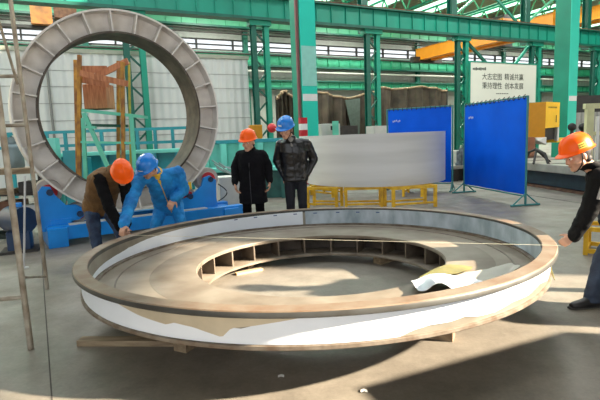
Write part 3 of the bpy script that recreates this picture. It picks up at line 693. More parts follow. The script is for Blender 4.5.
# ------------------------------------------------------------------ clutter at the far left
def floorbox(name, label, cat, x0, x1, ytop, Y, depth, m, rz=0., parts=None, z0=0.0):
    a = at(x0, ytop, Y); b = at(x1, ytop, Y); h = a.z
    return a, b, h
wb = at(18, 168, 8.2); bz = wb.z
bench = thing('workbench', 'cluttered steel bench with a thick pale board top at the far left', 'workbench', (wb.x, 8.4, 0))
MB().box((wb.x - .1, 8.4, bz - .05), (1.15, .7, .1), .2, bev=.01).build('board_top', WOOD, bench)
for sx in (-.5, .4):
    for sy in (-.28, .28): MB().box((wb.x + sx, 8.4 + sy, (bz - .1) / 2), (.05, .05, bz - .1)).build('leg', DARK, bench)
MB().box((wb.x - .05, 8.4, .35), (.9, .6, .03)).build('shelf', RUST, bench); MB().box((wb.x - .05, 8.4, .75), (.9, .6, .03)).build('shelf', DARK, bench)
def small(name, label, cat, c, s, m, rz=0., bev=.01): return tag(MB().box(c, s, rz, bev=bev).build(name, m, loc=(c[0], c[1], c[2] - s[2] / 2)), label, cat)
def can(name, label, cat, c, r, h, m, neck=0.0):
    t = thing(name, label, cat, c); c = Vec(c)
    MB().lathe([(0, 0), (r * .95, 0), (r, .02), (r, h - r * .5), (r * .75, h - r * .12), (r * .3, h), (0, h)], c, 28).build('body', m, t, smooth=True, ang=50)
    if neck: MB().lathe([(0, h - .01), (.035, h - .01), (.035, h + neck * .6), (.02, h + neck), (0, h + neck)], c, 14).build('valve', DARK, t, smooth=True); MB().revolve([(r * .5, h), (r * .55, h), (r * .55, h + neck * .9), (r * .5, h + neck * .9)], 24, M=Mat.Translation(c)).build('guard_ring', m, t, smooth=True)
    return t
can('gas_cylinder', 'squat grey gas cylinder standing on the bench at the far left', 'cylinder', (wb.x - .14, 8.35, bz), .16, .42, CYL, .12)
small('wooden_crate', 'rust brown crate on the bench shelf at the far left', 'crate', (wb.x - .2, 8.3, .505), (.35, .4, .28), RUST, .2)
small('metal_box', 'dark metal box on the upper bench shelf at the far left', 'box', (wb.x + .15, 8.35, .865), (.34, .4, .2), DARK, .1)
small('offcut_block', 'pale wooden offcut on the upper bench shelf at the far left', 'offcut', (wb.x - .27, 8.25, .81), (.32, .3, .09), WOOD, -.1)
small('toolbox', 'grey toolbox on the lower bench shelf at the far left', 'toolbox', (wb.x + .18, 8.3, .465), (.3, .35, .2), GREYBOX, .05)
hs = MB(); c = fl(2, 238); hs.path([c + Vec((.35 * math.cos(a) * (1 - a * .01), .3 * math.sin(a), .02 + .004 * a)) for a in [i * .35 for i in range(54)]], .016, 8)
tag(hs.build('coiled_hose', mat('green black hose', (38, 52, 46), .5), smooth=True, loc=c), 'dark hose coiled on the floor by the bench at the far left', 'hose')
# ------------------------------------------------------------------ platform behind the ring
pf = thing('work_platform', 'ochre post work platform with brown boards, seen through the upright ring', 'platform', (-4.3, 11.3, 0))
PY = 11.0
def post(x0, y0, x1, Y, m, w=.075):
    a = at(x0, y0, Y); b = at(x1, 175, Y); b = b + (a - b) * ((0 - b.z) / (a.z - b.z)) if abs(a.z - b.z) > 1e-6 else b
    return MB().bar(b, a, w, w, up=Vec((0, 1, 0))).build('post', m, pf)
post(79.5, 55, 79.5, PY, OCHRE); post(75.5, 60, 78, PY + 1.0, OCHRE); post(118.5, 61, 118.5, PY + 1.0, OCHRE); post(122.5, 62, 123.5, PY, OCHRE); post(129, 62, 131, PY + .6, mat('dull yellow post', (186, 168, 60), .5, var=.3), .045)
pl0, pl1 = at(80, 108.5, PY), at(133, 114, PY)
q = MB(); q.prism([pl0, pl1, pl1 + Vec((0, 1.1, 0)), pl0 + Vec((0, 1.1, 0))], (0, 0, -.07)); q.build('deck', MINT, pf)
MB().bar(at(83, 118, PY), at(86, 182, PY), .08, .06, up=Vec((0, 1, 0))).build('ladder_stile', MINT, pf)
MB().bar(at(84, 113, PY), at(110, 172, PY), .09, .06, up=Vec((0, 1, 0))).build('diagonal_stile', MINT, pf)
MB().bar(at(131, 114, PY), at(135, 172, PY), .08, .06, up=Vec((0, 1, 0))).build('ladder_stile', MINT, pf)
MB().bar(at(82, 127, PY), at(96, 127.5, PY), .08, .06).build('rail', MINT, pf); MB().bar(at(80, 125, PY + .9), at(128, 126, PY + .9), .07, .07).build('rail', GREEN_D, pf)
MB().prism([at(81, 112, PY - .02), at(88, 113, PY - .02), at(85, 128, PY - .02)], (0, .02, 0)).build('gusset', PALE_AQ, pf)
MB().bar(at(79, 142, PY), at(133, 143, PY), .07, .05).build('rail', MINT, pf)
MB().bar(at(80, 69.5, PY + .05), at(107, 69.5, PY + .4), .04, .16, up=Vec((0, 0, 1))).build('board', WOOD_R, pf)
MB().bar(at(97, 76, PY + .2), at(128, 61, PY + .1), .05, .14).build('board', WOOD_R, pf)
MB().bar(at(80, 73, PY - .1), at(128, 84, PY - .05), .05, .13).build('board', WOOD_R, pf); MB().bar(at(81, 79, PY + .1), at(109, 84, PY + .1), .05, .17).build('board', WOOD_R, pf)
ba, bb = at(83, 84.5, PY + .3), at(108, 106, PY + .3)
small('wooden_crate', 'reddish brown slatted crate on the deck of the ochre platform', 'crate', ((ba.x + bb.x) / 2, PY + .5, (ba.z + pl0.z) / 2 + .0), (bb.x - ba.x, .5, ba.z - pl0.z), WOOD_R)
# ------------------------------------------------------------------ teal machine rails behind the upright ring
def teal_frame(A, B, zb, zt, label, posts, m=TEAL):
    t = thing('teal_railing', label, 'railing', ((A + B) / 2).to_2d().to_3d())
    A = Vec((A.x, A.y, 0)); B = Vec((B.x, B.y, 0))
    for z in (zt, zb): MB().bar(A + Vec((0, 0, z)), B + Vec((0, 0, z)), .08, .09).build('rail', m, t)
    for i in range(posts): p = A.lerp(B, i / (posts - 1)); MB().bar(p, p + Vec((0, 0, zt)), .09, .09, up=Vec((0, 1, 0))).build('post', m, t)
    return t
a, b = at(30, 131, 14.2), at(200, 131, 14.6)
teal_frame(at(-10, 131, 14.7), at(190, 132, 15.3), at(60, 146, 14.7).z, at(60, 132, 14.7).z, 'teal handrail running along the wall behind the upright ring', 12)
def bed(A, B, z0, z1, w, m, mt, label, name='machine_bed', n=6, cat='machine'):
    A = Vec((A.x, A.y, 0)); B = Vec((B.x, B.y, 0)); t = thing(name, label, cat, (A + B) / 2); d = (B - A).normalized(); rz = math.atan2(d.y, d.x); L = (B - A).length
    nn = Vec((-d.y, d.x, 0)); mid = (A + B) / 2 + nn * w / 2
    MB().box(mid + Vec((0, 0, z1 - .05)), (L, w, .1), rz, bev=.01).build('top_slab', mt, t)
    MB().box(mid + Vec((0, 0, (z0 + z1 - .1) / 2)), (L - .1, w - .3, z1 - .1 - z0), rz).build('body', m, t)
    for i in range(n):
        p = A.lerp(B, (i + .5) / n); MB().box(p + nn * .08 + Vec((0, 0, (z1 - .1) / 2)), (.16, .18, z1 - .1), rz).build('rib_foot', m, t)
    return t
bed(at(40, 160, 13.2), at(190, 160, 13.8), .0, at(100, 152, 13.2).z, 1.0, TEAL, TEAL_L, 'long light teal machine bed behind the upright ring')
bed(at(196, 150, 13.2), at(288, 149, 13.2), 0, at(240, 139.5, 13.4).z, 1.0, TEAL_L, TEAL, 'teal machine bed behind the two standing men', n=5)
bed(at(196, 165, 12.2), at(296, 160, 12.2), 0, at(240, 168, 12.2).z, .7, mat('dark teal plinth', (46, 104, 100), .5, var=.3), TEAL_L, 'low teal plinth in front of the teal machine bed', n=4)
for i, (x, y, w_, m) in enumerate(((48, 146, .5, TEAL_L), (72, 158, .35, TEAL), (85, 165, .25, TEAL))):
    c = at(x, y, 12.6); tag(MB().box((c.x, 12.6, c.z / 2 + .1), (w_, .3, c.z + .2), .1, bev=.01).build('teal_cabinet', m, loc=(c.x, 12.6, 0)), ('light teal upright cabinet', 'teal upright post box', 'short teal post box')[i] + (' behind the left of the upright ring', ' between the ring and the ochre post', ' low behind the ochre post platform')[i], 'cabinet')
# dark cables and hoses draped on the bed by the ring
q = MB()
for i in range(6):
    a = at(212 + i * 2.2, 160 + (i % 3) * 3, 12.0); b = at(236 + i * 3, 166 + (i * 5) % 7, 12.05); q.path([a.lerp(b, s / 8) + Vec((0, 0, -.10 * math.sin(PI * s / 8) - .02 * i)) for s in range(9)], .02, 6)
tag(q.build('hose_bundle', mat('pale hoses', (150, 170, 168), .5), smooth=True, loc=at(225, 168, 12.0)), 'tangle of pale hoses hanging on the teal plinth left of the black coat', 'hoses')
# light cabinet with a black cable right of the turning rolls
ca, cb = fl(222, 216), fl(236, 213)
gc = thing('grey_cabinet', 'light grey floor cabinet with a black cable, between the turning rolls and the black coat', 'cabinet', (ca.x, ca.y + .5, 0))
h_ = at(225, 178, ca.y).z
MB().box((at(222, 200, ca.y).x + .1, ca.y + .5, h_ / 2), (.55, .5, h_), .4, bev=.015).build('body', GREYBOX, gc); 
q = MB(); q.path([at(218 + 9 * math.sin(i * .4), 184 + i * 2.2, ca.y + .1) for i in range(13)], .012, 6); q.build('cable', BLACK, gc, smooth=True)
# ------------------------------------------------------------------ things at the column foot
c = at(255.5, 131, 16.5); a = at(255, 125, 16.5).z; tag(MB().box((c.x, 16.5, a / 2), (.42, .3, a), .3, bev=.02).build('yellow_cabinet', YEL_MD, loc=(c.x, 16.5, 0)), 'ochre upright cabinet just behind the orange helmet of the man in the black coat', 'cabinet')
c = at(272, 128, 19.0); fx = thing('red_float', 'red round float hanging on the lattice column left of the blue helmet', 'ball', c); MB().ball(c, .19, sub=3).build('ball', RED, fx, smooth=True); MB().tube(c + Vec((0, 0, .15)), c + Vec((-.05, 2.6, .5)), .02).build('hook', DARK, fx)
c = at(303, 127, 14.0); a0 = at(303, 118, 14).z; rp_ = thing('warning_post', 'red and white striped post at the foot of the left aqua column', 'post', (c.x, 13.75, 0))
for i in range(12):
    MB().box((c.x, 13.75, a0 * (i + .5) / 12), (.2, .16, a0 / 12), HZ).build('stripe', RED if i % 2 else WHITE, rp_)
# hung brown tarpaulins and what stands before them
def tarp(u0, u1, v, z0, z1, label, sag=.5, seed=0):
    t = thing('tarpaulin', label, 'tarpaulin', W((u0 + u1) / 2, v, z0)); rows = []; edge = []
    for i in range(41):
        s = i / 40; zt = z1 - sag * (1 - (2 * s - 1) ** 2) + .08 * math.sin(s * 9 + seed); row = []
        for j in range(7): z = z0 + (zt - z0) * j / 6; row.append(W(u0 + (u1 - u0) * s, v + .18 * math.sin(s * 26 + seed) + .08 * math.sin(s * 61), z))
        rows.append(row); edge.append(row[-1])
    MB().grid(rows, .01).build('sheet', TARP, t, smooth=True); MB().path(edge, .07, 8).build('edge_rope', TARP_E, t, smooth=True)
    MB().tube(W(u0, v, 0), W(u0, v, z1 + .1), .05).build('pole', DARK, t); MB().tube(W(u1, v, 0), W(u1, v, z1 + .1), .05).build('pole', DARK, t); return t
zt = wh(350, 92, 6)[1]
ua = wh(322, 92, 6)[0]; ub = wh(376, 92, 6)[0]; uc = wh(448, 92, 6)[0]
tarp(ua - .6, ub, 6, 0, zt, 'brown tarpaulin hung between the aqua column and the middle lattice column', .3)
tarp(ub + .1, uc, 6.1, 0, wh(412, 89, 6)[1], 'brown tarpaulin hung right of the middle lattice column, above the blue screen', -.1, 2)
un, zn = wh(350, 100, 5.6); u4, u5, u6 = wh(346, 100, 5.6)[0], wh(361, 98, 5.6)[0], wh(355, 110, 5.6)[0]; nt_ = [W(u4, 5.7, wh(346, 100, 5.6)[1]), W(u5, 5.7, wh(361, 98, 5.6)[1]), W(u6 + .35, 5.7, 1.2), W(u6 - .1, 5.7, 1.2)]
tag(MB().grid([[nt_[0], nt_[0].lerp(nt_[3], .5), nt_[3]], [nt_[0].lerp(nt_[1], .5), (nt_[0] + nt_[1] + nt_[2] + nt_[3]) / 4 + HV * -.1, nt_[3].lerp(nt_[2], .5)], [nt_[1], nt_[1].lerp(nt_[2], .5), nt_[2]]], .02).build('hanging_net', MESHNET, smooth=True, loc=nt_[0]), 'grey triangular net hanging in front of the brown tarpaulin', 'net')
tarp(wh(276, 100, 5)[0], wh(294, 100, 5)[0], 5, 0, wh(285, 98, 5)[1], 'short brown tarpaulin seen between the lattice column and the aqua column', -.3, 4)
c0, c1 = at(321, 124, 17), at(333, 123, 17)
gb = thing('switch_cabinet', 'pale switch cabinet with dark dials in front of the brown tarpaulin', 'cabinet', (c0.x + .2, 17.2, 0)); MB().box(((c0.x + c1.x) / 2, 17.3, c0.z / 2), (c1.x - c0.x + .35, .6, c0.z), HZ, bev=.02).build('body', GREYBOX, gb)
for i in range(2): MB().box(at(331.5 + i * 2.5, 128, 16.86), (.06, .04, .14)).build('dial', DARK, gb)
MB().box(at(335.5, 129, 16.85), (.22, .05, .55)).build('side_panel', MINT, gb)
for i, (x, h, m, nm) in enumerate(((383, .8, GREYBOX, 'pale crate'), (345, .5, DARK, 'dark crate'))):
    c = at(x, 132, 19); small('storage_crate', nm + (' right of the middle lattice column' if i == 0 else ' at the foot of the brown tarpaulin behind the hoop'), 'crate', (c.x, 19.6, (c.z + .25) / 2), (1.0, .6, c.z + .25), m, HZ)
# the gap between the two screens: junk on a far table
jt = at(461, 150, 15.0)
jb_ = bed(at(450, 168, 14.6), at(474, 166, 14.9), 0, at(461, 166, 14.6).z, .7, DARK, BEDTOP, 'dark far table seen in the gap between the two blue screens', 'far_table', 2, 'table')
for i in range(7):
    c = at(457.5 + (i * 2.7) % 8.5, 163 - i * 3.0, 14.95); r = .09 + .03 * (i % 3); zt_ = at(461, 166, 14.6).z
    if i == 0: pile = MB()
    pile.box((c.x, 14.95, (zt_ + c.z) / 2), (r * 1.3, r * 1.2, c.z - zt_ + .02), .2 * i)
tag(pile.build('fittings_stack', mat('mixed grey fittings', (120, 132, 134), .5, var=.6, scale=9), loc=(jt.x, 14.95, 0)), 'stack of grey fittings on the far table between the blue screens', 'fittings')
# ------------------------------------------------------------------ machines at the right
zt = at(545, 156, 13.2).z
A = fl(505, 186); B = fl(612, 196)
bz0 = fl(545, 189); dirb = (fl(600, 197) - fl(500, 181)).normalized()
A = fl(500, 182); B = A + dirb * 6.0; A = A - dirb * 1.0
mb_ = thing('floor_bed', 'long low machine bed with pale top and dark blue side behind the right screen', 'machine', (A + B) / 2)
nb = Vec((-dirb.y, dirb.x, 0)); rz = math.atan2(dirb.y, dirb.x); mid = (A + B) / 2; Lb = (B - A).length
HB = at(540, 163.5, plane_hit(540, 186, A, nb).y).z
MB().box(mid + nb * .9 + Vec((0, 0, HB - .1)), (Lb, 1.9, .2), rz, bev=.015).build('top_slab', BEDTOP, mb_); MB().box(mid + nb * .95 + Vec((0, 0, (HB - .2) / 2 + .04)), (Lb - .1, 1.6, HB - .28), rz).build('body', BEDSIDE, mb_); MB().box(mid + nb * .95 + Vec((0, 0, .03)), (Lb - .05, 1.75, .06), rz).build('plinth', RUST, mb_)
for i in range(5):
    p = A + dirb * (Lb * (i + .3) / 5) + nb * .9; MB().box(p + Vec((0, 0, HB + .004)), (.05, 1.8, .008), rz).build('slot', DARK, mb_)
TP = A + dirb * 2.2 + nb * .8
def onbed(x, y, d):  # a point on the bed top seen at that pixel
    return plane_hit(x, y, Vec((0, 0, HB)), Vec((0, 0, 1)))
# jumble on the bed
t = thing('dark_cradle', 'dark bent bar cradle standing on the machine bed', 'cradle', onbed(536, 162, 0)); c = onbed(536, 163, 0)
q = MB(); q.path([c + dirb * -.5, c + dirb * -.3 + Vec((0, 0, .28)), c + dirb * .0 + Vec((0, 0, .36)), c + dirb * .35 + Vec((0, 0, .25)), c + dirb * .5], .035, 8); q.build('bar', DARK, t, smooth=True)
q = MB(); q.path([c + dirb * -.15 + nb * .5, c + Vec((0, 0, .34)) , c + dirb * .2 - nb * .2], .03, 8); q.build('cross_bar', DARK, t, smooth=True)
Yb = 15.2
def fb_(x, y, Y=Yb): return at(x, y, Y)
ym = thing('yellow_machine_head', 'big yellow machine cabinet with a dark opening beside the right screen', 'machine', fb_(543, 136))
zb = fb_(536, 137.5).z; ztp = fb_(540, 102).z
Lc = fb_(526, 118); Mc = fb_(545.5, 118); Rc = fb_(559.5, 118, 15.9)
for v in (Lc, Mc, Rc): v.z = 0
back = Vec((.5, 1.4, 0))
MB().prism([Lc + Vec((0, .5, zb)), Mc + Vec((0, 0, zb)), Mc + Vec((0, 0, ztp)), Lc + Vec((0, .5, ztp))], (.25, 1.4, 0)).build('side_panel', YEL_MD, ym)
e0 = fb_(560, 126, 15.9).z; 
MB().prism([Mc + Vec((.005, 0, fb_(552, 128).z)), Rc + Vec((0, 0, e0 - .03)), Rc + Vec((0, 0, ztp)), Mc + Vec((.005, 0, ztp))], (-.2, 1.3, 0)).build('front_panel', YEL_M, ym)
MB().prism([Mc + Vec((.02, .1, zb - .1)), Rc + Vec((-.1, .1, zb - .1)), Rc + Vec((-.1, .1, e0)), Mc + Vec((.02, .1, e0))], (0, .8, 0)).build('dark_opening', BLACK, ym)
MB().prism([Mc + Vec((-.22, -.02, zb - .1)), Mc + Vec((.04, -.02, zb - .24)), Mc + Vec((.04, -.02, zb)), Mc + Vec((-.22, .2, zb))], (.1, .8, 0)).build('chute', WHITE, ym)
MB().prism([Rc + Vec((-.05, 0, zb - .15)), Rc + Vec((0, 0, zb - .15)), Rc + Vec((0, 0, e0)), Rc + Vec((-.05, 0, e0))], (-.1, .8, 0)).build('white_jamb', WHITE, ym)
fd = (Rc - Mc).normalized(); frz = math.atan2(fd.y, fd.x)
text('numeral', '1', Mc.lerp(Rc, .72) + Vec((0, 0, fb_(554, 119).z)) + Vec((fd.y, -fd.x, 0)) * .02, .34, BLACK, ym, Mat.Rotation(frz, 3, 'Z') @ Mat.Rotation(PI / 2, 3, 'X'))
q = MB(); 
for i in range(7): q.box(Mc.lerp(Rc, .2 + .09 * i) + Vec((0, 0, fb_(552, 107).z)) + Vec((fd.y, -fd.x, 0)) * .01, (.04, .01, .05), frz)
q.build('small_print', mat('grey print', (140, 120, 60), .6), ym)
MB().box((Mc + Vec((-.2, .9, 0))).to_2d().to_3d() + Vec((0, 0, (zb) / 2)), (.5, .5, zb), frz).build('pedestal', DARK, ym)
MB().box(Rc + Vec((.1, .5, fb_(560, 140, 16.2).z)), (.7, .5, .14), frz).build('lower_ledge', YEL_M, ym)
cc = fb_(519, 146, 14.9); t = thing('brown_drum', 'brown drum at the right edge of the near blue screen, below the yellow cabinet', 'drum', (cc.x, 14.9, 0)); zz = fb_(519, 137.5, 14.9).z
MB().lathe([(0, 0), (.34, 0), (.36, .03), (.36, zz - .05), (.33, zz), (0, zz)], (cc.x + .1, 14.9, 0), 28).build('body', COPPER, t, smooth=True); MB().revolve([(.355, zz * .5), (.38, zz * .5), (.38, zz * .55), (.355, zz * .55)], 28, M=Mat.Translation((cc.x + .1, 14.9, 0))).build('hoop', RUST, t, smooth=True)
# grey ribbed partition and cream frame at the right
gp0, gp1 = at(568, 113, 22), at(640, 113, 22)
t = thing('grey_partition', 'grey ribbed partition behind the cream frame at the right', 'partition', ((gp0.x + gp1.x) / 2, 22, 0)); MB().box(((gp0.x + gp1.x) / 2, 22, gp0.z / 2), (gp1.x - gp0.x, .1, gp0.z)).build('sheet', mat('grey partition paint', (160, 160, 154), .5, var=.15), t)
q = MB()
for i in range(14): q.box((gp0.x + (gp1.x - gp0.x) * (i + .5) / 14, 21.94, gp0.z / 2), (.05, .04, gp0.z))
q.build('rib_strip', mat('grey partition rib', (136, 136, 130), .5), t)
dk0 = at(572, 96, 24); t = tag(MB().box((at(610, 96, 24).x, 24.3, dk0.z / 2), (at(640, 96, 24).x - dk0.x, .5, dk0.z), 0).build('dark_stack', mat('dark grey stack', (58, 56, 54), .8, var=.3), loc=(at(610, 96, 24).x, 24.3, 0)), 'dark grey stack of covered goods right of the aqua column', 'stack')
cf = thing('cream_frame', 'cream painted steel door frame standing at the right edge', 'frame', (at(596, 150, 13).x, 13, 0))
fa = at(588, 104, 13.4); fbb = at(625, 102, 13.4)
MB().box((fa.x + .05, 13.4, fa.z / 2), (.2, .14, fa.z), bev=.01).build('post', CREAM, cf); MB().box((fbb.x, 13.4, fa.z / 2), (.2, .14, fa.z), bev=.01).build('post', CREAM, cf); MB().box(((fa.x + fbb.x) / 2, 13.4, fa.z - .06), (fbb.x - fa.x + .2, .13, .14)).build('head_rail', CREAM, cf)
MB().box((at(597.5, 132, 13.4).x, 13.42, fa.z * .42), (.08, .06, fa.z * .84)).build('inner_rail', WHITE, cf); MB().box(((fa.x + fbb.x) / 2, 13.42, fa.z * .62), (fbb.x - fa.x - .15, .05, .1)).build('cross_rail', CREAM, cf)
for i, x in enumerate((572, 583)):
    c = at(x, 127, 17.5); t = thing('black_bollard', ('left' if i == 0 else 'right') + ' of two small black capped posts above the orange helmet of the tape holder', 'post', (c.x, 17.5, 0)); MB().tube((c.x, 17.5, 0), (c.x, 17.5, c.z - .1), .06).build('stem', DARK, t); MB().ball((c.x, 17.5, c.z), .15).build('cap', BLACK, t, smooth=True)
# far goods on the floor seen right and left of column
for i, (x, y, Y, sx, m, nm) in enumerate(((470, 150, 16.5, 1.2, GREYBOX, 'pale goods box behind the right blue screen'),)):
    c = at(x, y, Y); small('goods_box', nm, 'box', (c.x, Y, c.z / 2), (sx, .8, c.z), m)
# yellow stand beside the tape holder
ys = fl(589, 256); t = thing('yellow_stand', 'yellow steel stand on the floor beside the tape holder at the right edge', 'stand', (ys.x + .12, ys.y, 0), Mat.Rotation(-.62, 3, 'Z'))
hS = at(587, 228, ys.y).z
for sx in (-.14, .26):
    for sy in (-.02, .42): MB().box((sx, sy, hS / 2), (.05, .05, hS)).build('leg', YEL, t, local=True)
for z in (hS - .025, .05):
    for sy in (-.02, .42): MB().box((.06, sy, z), (.36, .045, .05)).build('rail', YEL, t, local=True)
    for sx in (-.14, .26): MB().box((sx, .2, z), (.045, .40, .05)).build('side_rail', YEL, t, local=True)
# out of frame at the right front: added cabinet-shaped block that shades the floor
dd = Vec((.92, .39, 0)).normalized(); nn = Vec((dd.y, -dd.x, 0)); q = Vec((2.45, 2.30, 0)) + dd * .9 + nn * .45; rz = math.atan2(dd.y, dd.x)
t = thing('shade_block', 'grey cabinet-shaped block added out of view to shade the floor at the right front', 'cabinet', (q.x, q.y, 0))
MB().box(q + Vec((0, 0, .54)), (1.8, .9, .96), rz, bev=.01).build('body', STEEL, t); MB().box(q + Vec((0, 0, .03)), (1.7, .8, .06), rz).build('plinth', DARK, t)
for i in range(3):
    dr = MB().box(q + dd * (-.6 + .6 * i) - nn * .455 + Vec((0, 0, .55)), (.57, .02, .86), rz, bev=.004).build('door', GREYBOX, t); MB().box(q + dd * (-.4 + .6 * i) - nn * .475 + Vec((0, 0, .6)), (.02, .03, .16), rz).build('handle', DARK, dr)
dc = Vec((3.62, 3.52, 0)); t = thing('shade_drum', 'dark blue drum added out of view to shade the floor, right of the tape holder', 'drum', dc)  # unseen drum added for its shadow on the floor at right
MB().lathe([(0, 0), (.27, 0), (.28, .02), (.275, .28), (.285, .30), (.275, .32), (.275, .56), (.285, .58), (.275, .60), (.28, .84), (.27, .86), (0, .85)], dc, 36).build('body', BLUE_DK, t, smooth=True); MB().lathe([(0, .85), (.03, .85), (.03, .87), (0, .87)], dc + Vec((.15, 0, 0)), 12).build('bung', DARK, t)
# ------------------------------------------------------------------ people
SKIN = mat('skin', (206, 156, 128), 0.5, var=0.12, scale=14)
HAIR = mat('black hair', (24, 20, 18), 0.6, var=0.3)
EYEW = mat('eye white', (226, 222, 214), 0.3, var=0.02)
IRIS = mat('dark iris', (30, 20, 16), 0.25)
LIP = mat('lips', (164, 96, 84), 0.5)
HAT_O = mat('orange helmet shell', (255, 96, 2), 0.4, var=0.05, spec=.3)
HAT_B = mat('blue helmet shell', (22, 124, 216), 0.25, var=0.05)
def fabric(n, c, c2=None, r=.8, sc=7): return mat(n, c, r, rgb2=c2, var=.25, scale=sc, bump=.25, bscale=60)
VEST = fabric('brown vest cloth', (122, 88, 48), (96, 68, 36)); KNIT = mat('black sweater', (10, 10, 12), .9, var=.2, spec=.2, bump=.2); JEAN = fabric('blue jean', (58, 78, 108), (34, 46, 70)); JEAN_D = fabric('dark jean', (52, 66, 88), (34, 44, 62))
WORKB = fabric('blue work cloth', (28, 146, 218), (14, 108, 180)); COAT = mat('black coat cloth', (17, 17, 22), .9, var=.3, spec=.2, bump=.2, bscale=50); TROU = mat('black trouser cloth', (10, 10, 13), .9, var=.2, spec=.15); LEATH = mat('black leather', (19, 19, 21), .3, var=.15, scale=12, bump=.15, bscale=14); NAVY = fabric('navy trouser cloth', (22, 24, 36))
JACK = mat('black jacket cloth', (9, 9, 11), .8, var=.2, spec=.25, bump=.2, bscale=30); GREYP = fabric('pale grey cloth', (176, 172, 168)); YCOL = fabric('yellow shirt cloth', (236, 190, 60)); GREYSH = fabric('grey shirt cloth', (150, 146, 140)); SHOE = mat('dark shoe leather', (34, 32, 34), .5, var=.3); SOLE = mat('rubber sole', (60, 58, 56), .7); WHITE_CL = fabric('white cuff', (220, 220, 220))
def V(*a): return Vec(a)
def frame(fwd, upish):
    f = Vec(fwd).normalized(); u = (Vec(upish) - f * Vec(upish).dot(f)).normalized(); l = u.cross(f)  # l = the person's left
    return f, u, l
def hand(mb, w, d, n, side, curl=.5, k=1.0, spread=.0):
    """palm, four jointed fingers and a thumb: w wrist, d along the hand, n palm direction, side +1/-1 puts the thumb at t*side"""
    d = Vec(d).normalized(); n = (Vec(n) - d * Vec(n).dot(d)).normalized(); t = d.cross(n) * side
    lens = ((.040, .026, .021), (.045, .030, .023), (.042, .028, .022), (.033, .021, .019))
    for i in range(4):
        off = t * (.033 - .022 * i) * k; base = w + d * (.088 - .004 * abs(i - 1)) * k + off
        mb.capsule(w + d * .012 * k + off * .6, .015 * k, base, .0125 * k, 1)
        a = curl * (1 + .06 * i); p = base; dd = (d + t * spread * (1.5 - i)).normalized()
        for s in range(3):
            a_ = a * (.8 if s == 0 else 1.0); ax = dd.cross(n); dd2 = (dd * math.cos(a_) + n * math.sin(a_)); n = (n * math.cos(a_) - dd * math.sin(a_)); dd = dd2
            q = p + dd * lens[i][s] * k; mb.capsule(p, (.0105 - .001 * s) * k, q, (.0095 - .001 * s) * k, 1); p = q
        # put the palm normal back for the next finger
        n = n - d * n.dot(d) if False else n
        n = _pn(d, t, side)
    b = w + d * .022 * k + t * .03 * k; td = (d * .62 + t * .7 + n * .30).normalized(); p1 = b + td * .042 * k; mb.capsule(w + d * .012 * k + t * .012 * k, .016 * k, b, .016 * k, 1).capsule(b, .015 * k, p1, .012 * k, 1)
    td2 = (td * .75 + d * .5 + n * .35).normalized(); p2 = p1 + td2 * .032 * k; mb.capsule(p1, .0115 * k, p2, .0095 * k, 1)
def _pn(d, t, side): return (t * side).cross(d)
def head_solids(mb, c, f, u, l, s=1.0):
    def P(x, y, z): return c + (l * x + f * y + u * z) * s
    M = Mat((l, f, u)).transposed()
    def E(x, y, z, r): mb.ball(P(x, y, z), tuple(v * s for v in r), M, 3)
    E(0, -.010, .030, (.076, .095, .088)); E(0, .028, -.030, (.063, .064, .086))
    for sx in (-1, 1):
        mb.capsule(P(.048 * sx, .008, -.062), .022 * s, P(.016 * sx, .066, -.098), .020 * s); E(.040 * sx, .066, -.030, (.024, .022, .024)); E(.079 * sx, -.006, -.012, (.011, .021, .032)); mb.capsule(P(.012 * sx, .088, .022), .011 * s, P(.045 * sx, .074, .022), .011 * s, 1)
        mb.ball(P(.010 * sx, .100, -.040), .009 * s, sub=1)
    mb.capsule(P(-.014, .070, -.100), .019 * s, P(.014, .070, -.100), .019 * s); mb.capsule(P(0, .088, .010), .009 * s, P(0, .107, -.034), .013 * s); mb.capsule(P(-.018, .083, -.066), .010 * s, P(.018, .083, -.066), .010 * s)
    mb.capsule(P(0, .058, -.045), .04 * s, P(0, .05, -.085), .03 * s)
    return P, M
